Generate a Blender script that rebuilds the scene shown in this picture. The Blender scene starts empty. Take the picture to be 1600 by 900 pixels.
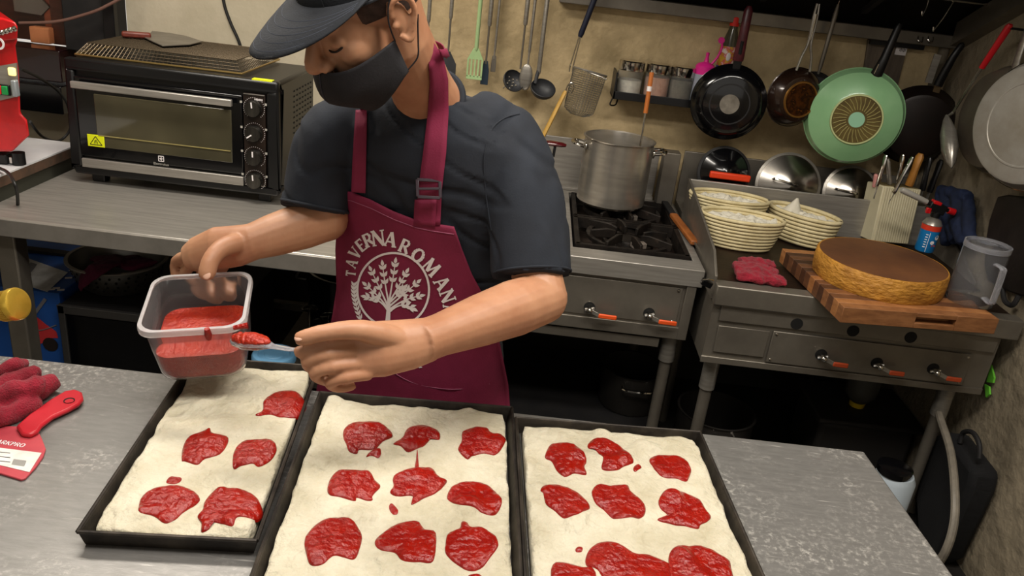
import bpy, bmesh, math, random
from math import sin, cos, pi, radians
from mathutils import Vector as V, Matrix, noise
from mathutils.bvhtree import BVHTree
random.seed(7)
scn = bpy.context.scene
COL = scn.collection

# ------------------------------------------------------------------ camera
F = 1250.0; PITCH = radians(22.8); ROLL = radians(6.77)
CAM = V((0, 0, 1.73))
FW = V((0, cos(PITCH), -sin(PITCH))); R0 = V((1, 0, 0)); U0 = R0.cross(FW)
RR = cos(ROLL)*R0 + sin(ROLL)*U0
DD = sin(ROLL)*R0 - cos(ROLL)*U0
cd = bpy.data.cameras.new('camera'); cam = bpy.data.objects.new('camera', cd); COL.objects.link(cam)
cd.sensor_width = 36; cd.lens = 36*F/1600; cd.clip_start = 0.02
m = Matrix((RR, -DD, -FW)).transposed().to_4x4(); m.translation = CAM
cam.matrix_world = m; scn.camera = cam
def ray(u, v): return FW + (u-800)/F*RR + (v-450)/F*DD
def P(u, v, x=None, y=None, z=None, Z=None):
    """point of the place seen at photo pixel (u, v), at a known x, y, z or distance"""
    d = ray(u, v)
    if y is not None: t = y/d.y
    elif z is not None: t = (z-CAM.z)/d.z
    elif x is not None: t = x/d.x
    else: t = Z
    return CAM + d*t

# ------------------------------------------------------------------ world, lights, exposure
w = bpy.data.worlds.new('world'); scn.world = w; w.use_nodes = True
w.node_tree.nodes['Background'].inputs[0].default_value = (1, .93, .84, 1)
w.node_tree.nodes['Background'].inputs[1].default_value = 0.62
scn.view_settings.view_transform = 'Standard'; scn.view_settings.look = 'None'
scn.view_settings.gamma = 1; scn.view_settings.exposure = 0.1; scn.view_settings.use_curve_mapping = False
def area(name, loc, target, sx, sy, energy, col):
    l = bpy.data.lights.new(name, 'AREA'); l.shape = 'RECTANGLE'; l.size = sx; l.size_y = sy
    l.energy = energy; l.color = col
    o = bpy.data.objects.new(name, l); COL.objects.link(o); o.location = loc
    o.rotation_euler = (V(target)-V(loc)).to_track_quat('-Z', 'Y').to_euler()
    return o
area('ceiling_lamp_light', (-.25, .75, 2.62), (-.25, .75, 0), 1.3, .3, 25, (1, .95, .88))
area('ceiling_lamp_light', (-1.0, 2.05, 2.62), (-1.0, 2.05, 0), 1.2, .25, 34, (1, .93, .83))

area('ceiling_lamp_light', (.75, 1.25, 2.62), (.75, 1.25, 0), 1.0, .25, 25, (1, .94, .85))  # extra lamp, added to brighten the right wall

# ------------------------------------------------------------------ materials
def lin(c):
    if isinstance(c, str):
        c = c.lstrip('#'); c = [int(c[i:i+2], 16)/255 for i in (0, 2, 4)]
    return tuple((x/12.92 if x <= .04045 else ((x+.055)/1.055)**2.4) for x in c) + (1,)
MATS = {}
def mat(name, col, rough=.5, metal=0, col2=None, scale=8, detail=4, lo=.35, hi=.65, bump=0, bscale=60, stretch=None,
        trans=0, alpha=1, ior=1.45, emit=0, coat=0, col3=None, sss=0, sheen=0, bdist=.004, rvar=0):
    if name in MATS: return MATS[name]
    M = bpy.data.materials.new(name); M.use_nodes = True; nt = M.node_tree; N = nt.nodes; L = nt.links
    b = N['Principled BSDF']
    b.inputs['Base Color'].default_value = lin(col); b.inputs['Roughness'].default_value = rough
    b.inputs['Metallic'].default_value = metal; b.inputs['IOR'].default_value = ior
    b.inputs['Transmission Weight'].default_value = trans; b.inputs['Alpha'].default_value = alpha
    b.inputs['Coat Weight'].default_value = coat
    b.inputs['Sheen Weight'].default_value = sheen
    if sss:
        b.inputs['Subsurface Weight'].default_value = sss; b.inputs['Subsurface Scale'].default_value = .01
        b.inputs['Subsurface Radius'].default_value = (1, .4, .2)
    if emit:
        b.inputs['Emission Color'].default_value = lin(col); b.inputs['Emission Strength'].default_value = emit
    tc = None
    def coords(st):
        nonlocal tc
        if tc is None: tc = N.new('ShaderNodeTexCoord')
        mp = N.new('ShaderNodeMapping'); L.new(tc.outputs['Object'], mp.inputs['Vector'])
        mp.inputs['Scale'].default_value = st or (1, 1, 1)
        return mp.outputs[0]
    if col2 is not None:
        n = N.new('ShaderNodeTexNoise'); n.inputs['Scale'].default_value = scale; n.inputs['Detail'].default_value = detail
        n.inputs['Roughness'].default_value = .62
        L.new(coords(stretch), n.inputs['Vector'])
        r = N.new('ShaderNodeValToRGB'); r.color_ramp.elements[0].position = lo; r.color_ramp.elements[1].position = hi
        r.color_ramp.elements[0].color = lin(col); r.color_ramp.elements[1].color = lin(col2)
        if col3 is not None:
            e = r.color_ramp.elements.new(min(.98, hi+.12)); e.color = lin(col3)
        L.new(n.outputs[0], r.inputs[0]); L.new(r.outputs[0], b.inputs['Base Color'])
        if rvar:
            mr = N.new('ShaderNodeMapRange'); mr.inputs[3].default_value = rough-rvar; mr.inputs[4].default_value = rough+rvar
            L.new(n.outputs[0], mr.inputs[0]); L.new(mr.outputs[0], b.inputs['Roughness'])
    if bump:
        n2 = N.new('ShaderNodeTexNoise'); n2.inputs['Scale'].default_value = bscale; n2.inputs['Detail'].default_value = 5
        L.new(coords(stretch), n2.inputs['Vector'])
        bp = N.new('ShaderNodeBump'); bp.inputs['Strength'].default_value = bump; bp.inputs['Distance'].default_value = bdist
        L.new(n2.outputs[0], bp.inputs['Height']); L.new(bp.outputs[0], b.inputs['Normal'])
    MATS[name] = M; return M
STEEL = mat('steel', '#aaa59c', .32, .7, '#948f87', 5, 5, stretch=(1, 1, 14), bump=.04, bscale=90)
STEELH = mat('steel_h', '#aaa59e', .36, .6, '#949089', 6, 6, stretch=(1, 14, 14), bump=.04, bscale=60, rvar=.08)
STEELD = mat('steel_dull', '#7f796f', .42, .6, '#6e685f', 7, 5, bump=.05, bscale=50, rvar=.1)
CHROME = mat('chrome', '#c9c6c0', .14, 1)
ALU = mat('aluminium', '#a9a69f', .45, .45, '#928c80', 7, 6, col3='#82694a', bump=.05)
BLK = mat('black_plastic', '#0e0e10', .38, 0, bump=.03)
BLKG = mat('black_gloss', '#08080a', .16, 0, coat=.3)
BLKM = mat('black_matte', '#131214', .7, 0, '#1d1b1b', 12, bump=.08)
IRON = mat('cast_iron', '#14110f', .55, .5, '#2c2520', 20, 6, col3='#5a4a40', bump=.3, bscale=70)
WHITE = mat('white_plastic', '#dcdad4', .45)
RED = mat('red_paint', '#c4161b', .3, 0, '#b01016', 20, coat=.3)
ORANGE = mat('orange_grip', '#e0531e', .45)
DARK = mat('dark_void', '#0a0908', .8)
PAPER = mat('white_paper', '#d9d6d0', .6, 0, '#c4c0ba', 30)
SKIN = mat('skin', '#b48566', .48, 0, '#a06f52', 9, 4, bump=.06, bscale=160, sss=.12)
SHIRT = mat('shirt_cloth', '#161a22', .9, 0, '#1b2029', 14, bump=.1, bscale=300)
APRON = mat('apron_cloth', '#6b1232', .8, 0, '#7a1a3c', 9, bump=.15, bscale=380)
PRINT = mat('white_print', '#e2dcdc', .7)

# ------------------------------------------------------------------ mesh helpers
def basis(d):
    d = V(d).normalized(); a = V((0, 0, 1)) if abs(d.z) < .95 else V((1, 0, 0))
    x = a.cross(d).normalized(); return x, d.cross(x), d
class MB:
    def __init__(s): s.v = []; s.f = []
    def add(s, vs, fs):
        o = len(s.v); s.v += [V(p) for p in vs]; s.f += [[i+o for i in f] for f in fs]; return s
    def boxp(s, a, b):
        x0, y0, z0 = a; x1, y1, z1 = b
        return s.add([(x0,y0,z0),(x1,y0,z0),(x1,y1,z0),(x0,y1,z0),(x0,y0,z1),(x1,y0,z1),(x1,y1,z1),(x0,y1,z1)],
              [(3,2,1,0),(4,5,6,7),(0,1,5,4),(1,2,6,5),(2,3,7,6),(3,0,4,7)])
    def box(s, c, sz, M=None):
        h = V(sz)/2; n = len(s.v); s.boxp(-h, h); c = V(c)
        for i in range(n, len(s.v)): s.v[i] = c + (M @ s.v[i] if M else s.v[i])
        return s
    def bar(s, a, b, wx, wz, up=(0, 0, 1)):
        a, b = V(a), V(b); d = (b-a).normalized(); x = d.cross(V(up)).normalized(); u = x.cross(d)
        q = [a+x*sx*wx/2+u*su*wz/2 for sx, su in ((-1,-1),(1,-1),(1,1),(-1,1))]
        q += [p+(b-a) for p in q]
        return s.add(q, [(0,1,2,3),(7,6,5,4),(1,0,4,5),(2,1,5,6),(3,2,6,7),(0,3,7,4)])
    def tube(s, pts, rad, seg=12, cap=True, flat=1.0, up=None):
        pts = [V(p) for p in pts]; n = len(pts)
        if not isinstance(rad, (list, tuple)): rad = [rad]*n
        d0 = (pts[1]-pts[0]).normalized()
        if up is not None:
            u = V(up); x = d0.cross(u).normalized()
        else: x = basis(d0)[0]
        o = len(s.v); pd = d0
        for i, p in enumerate(pts):
            d = ((pts[min(i+1, n-1)]-pts[max(i-1, 0)])).normalized()
            q = pd.rotation_difference(d); x = (q @ x).normalized(); pd = d
            x = (x-d*x.dot(d)).normalized(); y = d.cross(x); r = rad[i]
            fx, fy = (r if isinstance(r, (tuple, list)) else (r, r*flat))
            for k in range(seg):
                t = 2*pi*k/seg; s.v.append(p + x*cos(t)*fx + y*sin(t)*fy)
        for i in range(n-1):
            for k in range(seg):
                a = o+i*seg+k; b = o+i*seg+(k+1) % seg; s.f.append([a, b, b+seg, a+seg])
        if cap:
            s.f.append([o+k for k in range(seg)][::-1]); s.f.append([o+(n-1)*seg+k for k in range(seg)])
        return s
    def cyl(s, a, b, r, r2=None, seg=20): return s.tube([a, b], [r, r if r2 is None else r2], seg)
    def lathe(s, o, d, prof, seg=32, closed=False):
        x, y, d = basis(d); o = V(o); b = len(s.v); n = len(prof)
        for r, h in prof:
            for k in range(seg):
                t = 2*pi*k/seg; s.v.append(o + d*h + (x*cos(t)+y*sin(t))*max(r, 1e-5))
        for i in range(n-1 if not closed else n):
            j = (i+1) % n
            for k in range(seg):
                k2 = (k+1) % seg; s.f.append([b+i*seg+k, b+i*seg+k2, b+j*seg+k2, b+j*seg+k])
        return s
    def sph(s, c, r, seg=16, rings=10, M=None):
        if not isinstance(r, (tuple, list)): r = (r, r, r)
        c = V(c); vs = []; fs = []
        for i in range(rings+1):
            ph = pi*i/rings
            for k in range(seg):
                t = 2*pi*k/seg; p = V((r[0]*sin(ph)*cos(t), r[1]*sin(ph)*sin(t), r[2]*cos(ph)))
                vs.append(c + (M @ p if M else p))
        for i in range(rings):
            for k in range(seg):
                a = i*seg+k; b = i*seg+(k+1) % seg; fs.append([a, a+seg, b+seg, b])
        return s.add(vs, fs)
    def prism(s, poly, off):
        n = len(poly); off = V(off); q = [V(p) for p in poly] + [V(p)+off for p in poly]
        return s.add(q, [list(range(n))[::-1], [n+i for i in range(n)]] + [[i, (i+1) % n, n+(i+1) % n, n+i] for i in range(n)])
    def grid(s, fn, nu, nv, thick=None):
        o = len(s.v)
        for j in range(nv+1):
            for i in range(nu+1): s.v.append(V(fn(i/nu, j/nv)))
        w_ = nu+1
        for j in range(nv):
            for i in range(nu):
                a = o+j*w_+i; s.f.append([a, a+1, a+1+w_, a+w_])
        return s
    def xf(s, M):
        s.v = [M @ p for p in s.v]; return s
    def mesh(s, name, merge=True):
        me = bpy.data.meshes.new(name); me.from_pydata([tuple(p) for p in s.v], [], s.f)
        bm = bmesh.new(); bm.from_mesh(me)
        if merge: bmesh.ops.remove_doubles(bm, verts=bm.verts, dist=1e-5)
        bmesh.ops.recalc_face_normals(bm, faces=bm.faces)
        bm.to_mesh(me); bm.free(); return me
    def build(s, name, material, parent=None, label=None, cat=None, group=None, kind=None, bevel=0, smooth=True,
              angle=35, solid=0, subd=0, merge=True, loc=None):
        me = s.mesh(name, merge)
        return link(me, name, material, parent, label, cat, group, kind, bevel, smooth, angle, solid, subd, loc)
def tag(o, label=None, cat=None, group=None, kind=None):
    if label: o['label'] = label
    if cat: o['category'] = cat
    if group: o['group'] = group
    if kind: o['kind'] = kind
    return o
def wloc(o):
    p = V(o.location)
    while o.parent: o = o.parent; p += V(o.location)
    return p
def link(me, name, material, parent=None, label=None, cat=None, group=None, kind=None, bevel=0, smooth=True, angle=35,
         solid=0, subd=0, loc=None):
    o = bpy.data.objects.new(name, me); COL.objects.link(o)
    if material: me.materials.append(material)
    if parent is not None:
        off = wloc(parent); o.parent = parent
    else:
        if loc is None:
            xs = [v.co for v in me.vertices]
            lo = [min(p[i] for p in xs) for i in range(3)]; hi = [max(p[i] for p in xs) for i in range(3)]
            loc = ((lo[0]+hi[0])/2, (lo[1]+hi[1])/2, lo[2])
        off = V(loc); o.location = off
    me.transform(Matrix.Translation(-off))
    if smooth:
        me.polygons.foreach_set('use_smooth', [True]*len(me.polygons))
        if angle: me.set_sharp_from_angle(angle=radians(angle))
    if solid:
        md = o.modifiers.new('solid', 'SOLIDIFY'); md.thickness = solid; md.offset = 0
    if bevel:
        md = o.modifiers.new('bevel', 'BEVEL'); md.width = bevel; md.segments = 2; md.limit_method = 'ANGLE'; md.angle_limit = radians(40)
        md.harden_normals = False
    if subd:
        md = o.modifiers.new('sub', 'SUBSURF'); md.levels = subd; md.render_levels = subd
    return tag(o, label, cat, group, kind)
def thing(name, label, cat, loc=(0, 0, 0), group=None, kind=None):
    o = bpy.data.objects.new(name, None); COL.objects.link(o); o.location = loc; o.empty_display_size = .05
    return tag(o, label, cat, group, kind)
def dup(root, loc=None, rot=None, label=None, scale=None):
    def cp(o, par):
        c = o.copy(); COL.objects.link(c); c.parent = par
        for ch in o.children: cp(ch, c)
        return c
    r = cp(root, None)
    if loc is not None: r.location = loc
    if rot is not None: r.rotation_euler = rot
    if scale is not None: r.scale = scale
    if label: r['label'] = label
    return r
def remeshed(mb, voxel, smooth_it=4, factor=.5):
    me = mb.mesh('tmp', merge=False); o = bpy.data.objects.new('tmp', me); COL.objects.link(o)
    md = o.modifiers.new('r', 'REMESH'); md.mode = 'VOXEL'; md.voxel_size = voxel; md.use_smooth_shade = True
    if smooth_it:
        sm = o.modifiers.new('s', 'SMOOTH'); sm.factor = factor; sm.iterations = smooth_it
    dg = bpy.context.evaluated_depsgraph_get(); ev = o.evaluated_get(dg)
    out = bpy.data.meshes.new_from_object(ev)
    bpy.data.objects.remove(o); bpy.data.meshes.remove(me)
    return out
def bvh_of(me):
    return BVHTree.FromPolygons([v.co.copy() for v in me.vertices], [list(p.vertices) for p in me.polygons])
def spline(pts, n=8):
    pts = [V(p) for p in pts]; out = []
    for i in range(len(pts)-1):
        p0 = pts[max(i-1, 0)]; p1 = pts[i]; p2 = pts[i+1]; p3 = pts[min(i+2, len(pts)-1)]
        for k in range(n):
            t = k/n; out.append(.5*((2*p1)+(p2-p0)*t+(2*p0-5*p1+4*p2-p3)*t*t+(3*p1-p0-3*p2+p3)*t**3))
    out.append(pts[-1]); return out
def rz(a): return Matrix.Rotation(radians(a), 3, 'Z')
def rx(a): return Matrix.Rotation(radians(a), 3, 'X')
def ry(a): return Matrix.Rotation(radians(a), 3, 'Y')

# flat serif-like lettering made of strokes on a unit-height cell
GLY = {
 'T': (.8, [((0,.93),(.8,.93),.13),((.4,0),(.4,.95),.2),((.22,.03),(.58,.03),.08),((.03,.75),(.03,.97),.06),((.77,.75),(.77,.97),.06)]),
 'A': (.9, [((.1,0),(.44,1),.1),((.8,0),(.46,1),.2),((.24,.33),(.66,.33),.09),((-.03,.03),(.24,.03),.07),((.62,.03),(.98,.03),.07)]),
 'V': (.88, [((.12,1),(.45,0),.2),((.8,1),(.45,0),.1),((-.03,.97),(.3,.97),.07),((.64,.97),(.95,.97),.07)]),
 'E': (.7, [((.16,0),(.16,1),.2),((.06,.95),(.68,.95),.1),((.1,.52),(.55,.52),.09),((.06,.05),(.7,.05),.1),((.66,.03),(.66,.26),.07),((.64,.76),(.64,.98),.07)]),
 'R': (.85, [((.16,0),(.16,1),.2),((.1,.95),(.5,.95),.1),((.1,.5),(.5,.5),.09),((.5,.95),(.64,.86),.14),((.64,.86),(.66,.66),.18),((.66,.66),(.5,.5),.14),((.4,.5),(.8,.02),.18),((0,.03),(.34,.03),.07)]),
 'N': (.95, [((.14,0),(.14,1),.1),((.82,0),(.82,1),.1),((.12,1),(.82,0),.2),((0,.03),(.3,.03),.07),((.66,.97),(.98,.97),.07),((-.02,.97),(.2,.97),.07)]),
 'O': (.95, None),
 'M': (1.15, [((.14,0),(.2,1),.1),((1.0,0),(.94,1),.2),((.2,1),(.56,.1),.2),((.94,1),(.56,.1),.1),((0,.03),(.3,.03),.07),((.82,.03),(1.16,.03),.07)]),
 'K': (.9, [((.16,0),(.16,1),.2),((.2,.42),(.74,.97),.1),((.36,.56),(.78,.02),.19),((0,.03),(.34,.03),.07),((.58,.97),(.88,.97),.07),((.62,.03),(.95,.03),.07)]),
 'B': (.8, [((.16,0),(.16,1),.2),((.06,.95),(.5,.95),.1),((.1,.52),(.5,.52),.09),((.06,.05),(.52,.05),.1),((.5,.95),(.62,.75),.17),((.62,.75),(.5,.52),.17),((.5,.52),(.68,.28),.19),((.68,.28),(.5,.05),.19)]),
 'G': (.92, [((.8,.82),(.55,.96),.12),((.55,.96),(.28,.88),.13),((.28,.88),(.13,.5),.19),((.13,.5),(.28,.12),.19),((.28,.12),(.55,.04),.13),((.55,.04),(.8,.16),.12),((.8,.1),(.8,.45),.17),((.62,.45),(.95,.45),.07)]),
 'P': (.75, [((.16,0),(.16,1),.19),((.1,.94),(.5,.94),.12),((.1,.46),(.5,.46),.12),((.5,.94),(.62,.7),.18),((.62,.7),(.5,.46),.18)]),
 ' ': (.45, []),
}
def strokes(ch):
    wd, st = GLY[ch]
    if st is None:
        st = []
        for k in range(16):
            a = 2*pi*k/16; b = 2*pi*(k+1)/16
            st.append(((.47+.37*cos(a), .5+.45*sin(a)), (.47+.37*cos(b), .5+.45*sin(b)), .1+.1*abs(cos((a+b)/2))))
    return wd, st
def quads2d(segs, sub=3):
    """2d stroke segments -> list of quads (lists of 4 2d points)"""
    out = []
    for a, b, w_ in segs:
        ax, ay = a; bx, by = b; L_ = math.hypot(bx-ax, by-ay) or 1e-6
        nx, ny = -(by-ay)/L_*w_/2, (bx-ax)/L_*w_/2
        for k in range(sub):
            t0 = k/sub; t1 = (k+1)/sub
            p = (ax+(bx-ax)*t0, ay+(by-ay)*t0); q = (ax+(bx-ax)*t1, ay+(by-ay)*t1)
            out.append([(p[0]-nx, p[1]-ny), (q[0]-nx, q[1]-ny), (q[0]+nx, q[1]+ny), (p[0]+nx, p[1]+ny)])
    return out
# ================================================================== the setting
WALLB = mat('wall_render', '#cfb88f', .9, 0, '#998764', 4.5, 10, .3, .7, bump=.6, bscale=28, bdist=.012)
WALLR = mat('wall_concrete', '#9a8d76', .9, 0, '#675e4e', 3.5, 9, .3, .68, col3='#b5a98f', bump=.7, bscale=22, bdist=.015)
WALLC = mat('wall_plaster', '#c2b8a2', .9, 0, '#ada38c', 5, 8, .3, .7, bump=.35, bscale=45)
FLOOR = mat('floor_dark', '#1d1b19', .6, 0, '#2a2724', 6, bump=.2)
CEIL = mat('ceiling_white', '#c9c4ba', .9, 0, '#bdb8ae', 4)
def st(mb, name, m_, **k): return mb.build(name, m_, kind='structure', smooth=False, **k)
st(MB().boxp((-2.9, -1.6, -.1), (1.75, 3.5, 0)), 'floor', FLOOR)
st(MB().boxp((-.55, 3.3, 0), (1.75, 3.45, 2.75)), 'wall_back', WALLB)
st(MB().boxp((-1.66, 3.3, 0), (-.55, 3.45, 2.75)).boxp((-2.9, 3.3, 0), (-1.66, 3.45, .95)).boxp((-1.89, 3.3, .95), (-1.66, 3.45, 1.2)), 'wall_back_left', WALLC)
st(MB().boxp((-1.66, 3.285, 0), (1.6, 3.3, .79)), 'wall_back_shade', mat('painted_shade', '#211e1b', .8, 0, '#2b2723', 6, bump=.2))  # added dark sheet: shade under stove and oven table painted on the wall
st(MB().boxp((-2.9, -1.6, 0), (1.6, -1.5, 1.15)), 'light_block_front', WALLC)  # unseen half-height wall, added to keep low ambient light from under the tables
st(MB().boxp((1.6, -1.6, 0), (1.75, 3.3, 2.75)), 'wall_right', WALLR)
st(MB().boxp((-3.0, -1.6, 0), (-2.9, 3.5, 2.75)), 'wall_left', WALLC)
st(MB().boxp((-3.0, -1.6, 2.75), (1.75, 3.5, 2.85)), 'ceiling', CEIL)

# window into the next room, black framed
MAROON = mat('maroon_gloss', '#22080a', .12, 0, '#16060a', 6, coat=.5)
WOODB = mat('brown_panel', '#4a2318', .35, 0, '#33160f', 5, 5, stretch=(1, 1, 6))
COPPER = mat('copper_panel', '#8a4a30', .35, 0, '#6d3526', 7)
wn = thing('window_1', 'black framed window with brown panels behind the red machine', 'window', (-2.2, 3.3, .95), kind='structure')
MB().boxp((-2.9, 3.13, .93), (-1.86, 3.3, 1.04)).build('sill_lower', BLKG, wn, bevel=.004)
MB().boxp((-2.9, 3.18, 1.045), (-1.88, 3.3, 1.17)).build('sill', MAROON, wn, bevel=.004)
MB().boxp((-1.875, 3.22, 1.172), (-1.66, 3.3, 2.4)).build('jamb', BLKM, wn, bevel=.004)
MB().boxp((-1.70, 3.19, 1.172), (-1.655, 3.22, 2.4)).build('frame', BLK, wn, bevel=.003)
MB().boxp((-2.9, 3.36, 1.17), (-2.02, 3.4, 2.4)).build('panel', WOODB, wn)
MB().boxp((-2.02, 3.34, 1.17), (-1.875, 3.38, 2.4)).build('panel', COPPER, wn)
MB().boxp((-1.985, 3.325, 1.17), (-1.93, 3.34, 2.4)).build('strip', WOODB, wn)
MB().boxp((-2.06, 3.29, 1.172), (-1.98, 3.335, 1.235)).build('block', mat('copper_l', '#c07a50', .4), wn, bevel=.004)
hx = P(48, 8, y=3.33)
MB().prism([hx+V((x, 0, z)) for x, z in ((-.07, -.03), (.04, -.035), (.075, 0), (.04, .035), (-.07, .03))], (0, .03, 0)).build('plaque', mat('greymetal', '#6d645c', .5, .3), wn)
GLASS = mat('pane_glass', '#ffffff', .03, 0, trans=1, ior=1.05)
MB().boxp((-2.9, 3.262, 1.17), (-1.88, 3.266, 2.4)).build('pane', GLASS, wn)

# ceiling lamps over both tables, plus one added to brighten the griddle side
LAMP = mat('lamp_diffuser', '#fff2dc', .5, emit=2.5)
for x, y, sx, sy, lb in ((-.25, .75, 1.4, .36, 'long white ceiling lamp above the prep table'), (-1.0, 2.05, 1.3, .31, 'long white ceiling lamp above the oven table'), (.75, 1.25, 1.1, .31, 'shorter white ceiling lamp added to brighten the griddle side')):
    t = thing('ceiling_lamp', lb, 'lamp', (x, y, 2.63), 'ceiling lamps')
    MB().boxp((x-sx/2, y-sy/2, 2.66), (x+sx/2, y+sy/2, 2.75)).build('housing', WHITE, t, bevel=.006)
    MB().boxp((x-sx/2+.03, y-sy/2+.02, 2.635), (x+sx/2-.03, y+sy/2-.02, 2.66)).build('diffuser', LAMP, t, bevel=.005)

# extractor hood, its underside rising to the front
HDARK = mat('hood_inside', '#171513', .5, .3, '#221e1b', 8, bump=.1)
hd = thing('extractor_hood', 'dark steel extractor hood over the stove and griddle', 'hood', (.9, 3.0, 1.6))
sl = .42
def hz(y): return 1.605+(3.3-y)*sl
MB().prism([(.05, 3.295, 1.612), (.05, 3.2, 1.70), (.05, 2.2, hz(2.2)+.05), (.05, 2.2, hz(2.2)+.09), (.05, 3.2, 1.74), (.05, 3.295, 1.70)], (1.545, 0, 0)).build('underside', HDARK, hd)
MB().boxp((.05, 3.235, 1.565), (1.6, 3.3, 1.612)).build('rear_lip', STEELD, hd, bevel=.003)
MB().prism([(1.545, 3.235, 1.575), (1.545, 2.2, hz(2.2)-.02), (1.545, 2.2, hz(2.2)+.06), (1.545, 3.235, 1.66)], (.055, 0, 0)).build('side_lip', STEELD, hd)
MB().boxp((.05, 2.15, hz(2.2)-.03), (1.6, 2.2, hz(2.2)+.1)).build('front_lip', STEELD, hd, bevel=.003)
for x in (.42, .8, 1.18): MB().bar((x, 3.2, hz(3.2)+.015), (x, 2.25, hz(2.25)+.015), .02, .02).build('filter_bar', BLKM, hd)
rl = thing('utensil_rail', 'thin steel hanging rail under the hood', 'rail', (.9, 3.06, 1.7))
MB().cyl((.1, 3.06, 1.735), (1.56, 3.06, 1.735), .005, seg=10).build('rod', CHROME, rl)
for x in (.3, 1.3): MB().cyl((x, 3.06, 1.735), (x, 3.06, 1.79), .004, seg=8).build('hanger', CHROME, rl)
r2 = thing('utensil_rail', 'long steel rail on the wall above the hanging utensils', 'rail', (-.2, 3.27, 1.62))
MB().cyl((-.75, 3.255, 1.66), (.38, 3.255, 1.66), .006, seg=10).build('rod', STEEL, r2)
for x in (-.6, -.1, .33): MB().cyl((x, 3.255, 1.66), (x, 3.3, 1.66), .006, seg=8).build('bracket', STEEL, r2)

# ================================================================== prep table, trays, dough, sauce
def table_mat():
    M = mat('table_steel', '#858380', .38, .5, '#777572', 7, 5, stretch=(3, 14, 1), bump=.05, bscale=40, rvar=.1)
    nt = M.node_tree; N = nt.nodes; L = nt.links; b = N['Principled BSDF']
    tc = N.new('ShaderNodeTexCoord')
    def nz(scale, det, st_, rot=0):
        mp = N.new('ShaderNodeMapping'); mp.inputs['Scale'].default_value = st_; mp.inputs['Rotation'].default_value = (0, 0, rot)
        L.new(tc.outputs['Object'], mp.inputs['Vector'])
        n = N.new('ShaderNodeTexNoise'); n.inputs['Scale'].default_value = scale; n.inputs['Detail'].default_value = det; n.inputs['Roughness'].default_value = .7
        L.new(mp.outputs[0], n.inputs['Vector']); return n.outputs[0]
    def step(v, lo, hi):
        m_ = N.new('ShaderNodeMapRange'); m_.inputs[1].default_value = lo; m_.inputs[2].default_value = hi; L.new(v, m_.inputs[0]); return m_.outputs[0]
    def mul(a, c):
        m_ = N.new('ShaderNodeMath'); m_.operation = 'MULTIPLY'; L.new(a, m_.inputs[0])
        if isinstance(c, float): m_.inputs[1].default_value = c
        else: L.new(c, m_.inputs[1])
        return m_.outputs[0]
    def mx(a, c):
        m_ = N.new('ShaderNodeMath'); m_.operation = 'MAXIMUM'; L.new(a, m_.inputs[0]); L.new(c, m_.inputs[1]); return m_.outputs[0]
    patch = step(nz(3.1, 3, (1, 1, 1)), .44, .6)
    dust = mul(step(nz(90, 8, (1, 1, 1)), .5, .72), patch)
    scr = mul(step(nz(14, 9, (1, 7, 1), .9), .61, .72), step(nz(4, 2, (1, 1, 1)), .45, .6))
    scr2 = mul(step(nz(60, 3, (.12, 2.2, 1), -.75), .66, .74), .55)
    fl = mul(mx(mx(dust, scr), scr2), .8)
    mixn = N.new('ShaderNodeMix'); mixn.data_type = 'RGBA'
    old = b.inputs['Base Color'].links[0].from_socket
    L.new(fl, mixn.inputs['Factor']); L.new(old, mixn.inputs['A']); mixn.inputs['B'].default_value = lin('#d8d4cc')
    L.new(mixn.outputs['Result'], b.inputs['Base Color'])
    inv = N.new('ShaderNodeMapRange'); inv.inputs[3].default_value = .5; inv.inputs[4].default_value = .05; L.new(fl, inv.inputs[0]); L.new(inv.outputs[0], b.inputs['Metallic'])
    return M
TZ = .855
TS = table_mat()
tb = thing('prep_table', 'floured stainless steel prep table in the foreground', 'table', (-.3, .9, 0))
cA = P(-260, 526, z=TZ); cB = P(1350, 705, z=TZ); cC = P(1490, 900, z=TZ)
dn = (cC-cB).normalized(); cC = cB+dn*1.0; cD = cA+dn*1.0
top = [cA, cD, cC, cB]
MB().prism([V(p)-V((0, 0, .04)) for p in top], (0, 0, .04)).build('table_top', TS, tb, bevel=.004)
for a, b_ in ((.05, .06), (.95, .06), (.05, .92), (.95, .92)):
    q = cA.lerp(cB, a).lerp(cD.lerp(cC, a), b_)
    MB().cyl((q.x, q.y, 0), (q.x, q.y, TZ-.04), .022).build('leg', STEELD, tb)
q0 = [cA.lerp(cB, a).lerp(cD.lerp(cC, a), b_) for a, b_ in ((.05, .06), (.95, .06), (.95, .92), (.05, .92))]
MB().prism([(q.x, q.y, .2) for q in q0], (0, 0, .03)).build('lower_shelf', STEELD, tb)

TRAYM = mat('tray_steel', '#26221f', .5, .6, '#4a433b', 14, 7, .4, .7, bump=.2, bscale=60)
DOUGH = mat('dough', '#c6bfab', .75, 0, '#aba289', 13, 10, .36, .72, col3='#d6d1c3', bump=1, bscale=60, sss=.05, bdist=.008)
SAUCE = mat('tomato_sauce', '#7c0b05', .14, 0, '#921507', 45, 6, .35, .7, col3='#ac3010', bump=.8, bscale=95, bdist=.007)
RZ = .884
def ax(th): t = radians(th); return V((cos(t), sin(t), 0)), V((-sin(t), cos(t), 0))
def dough_h(x, y, sx, sy, w_, l_, seed):
    e = min(sx, w_-sx, sy, l_-sy)
    h = .8785 + .0055*noise.noise(V((x*11, y*11, seed))) + .003*noise.noise(V((x*27, y*27, seed+3))) + .0012*noise.noise(V((x*70, y*70, seed+5)))
    b = noise.noise(V((x*17, y*17, seed+9)))
    h += max(0, b-.22)*.022
    h -= .008*max(0, 1-max(e, 0)/.03)**2
    return h
DGH = []
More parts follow.
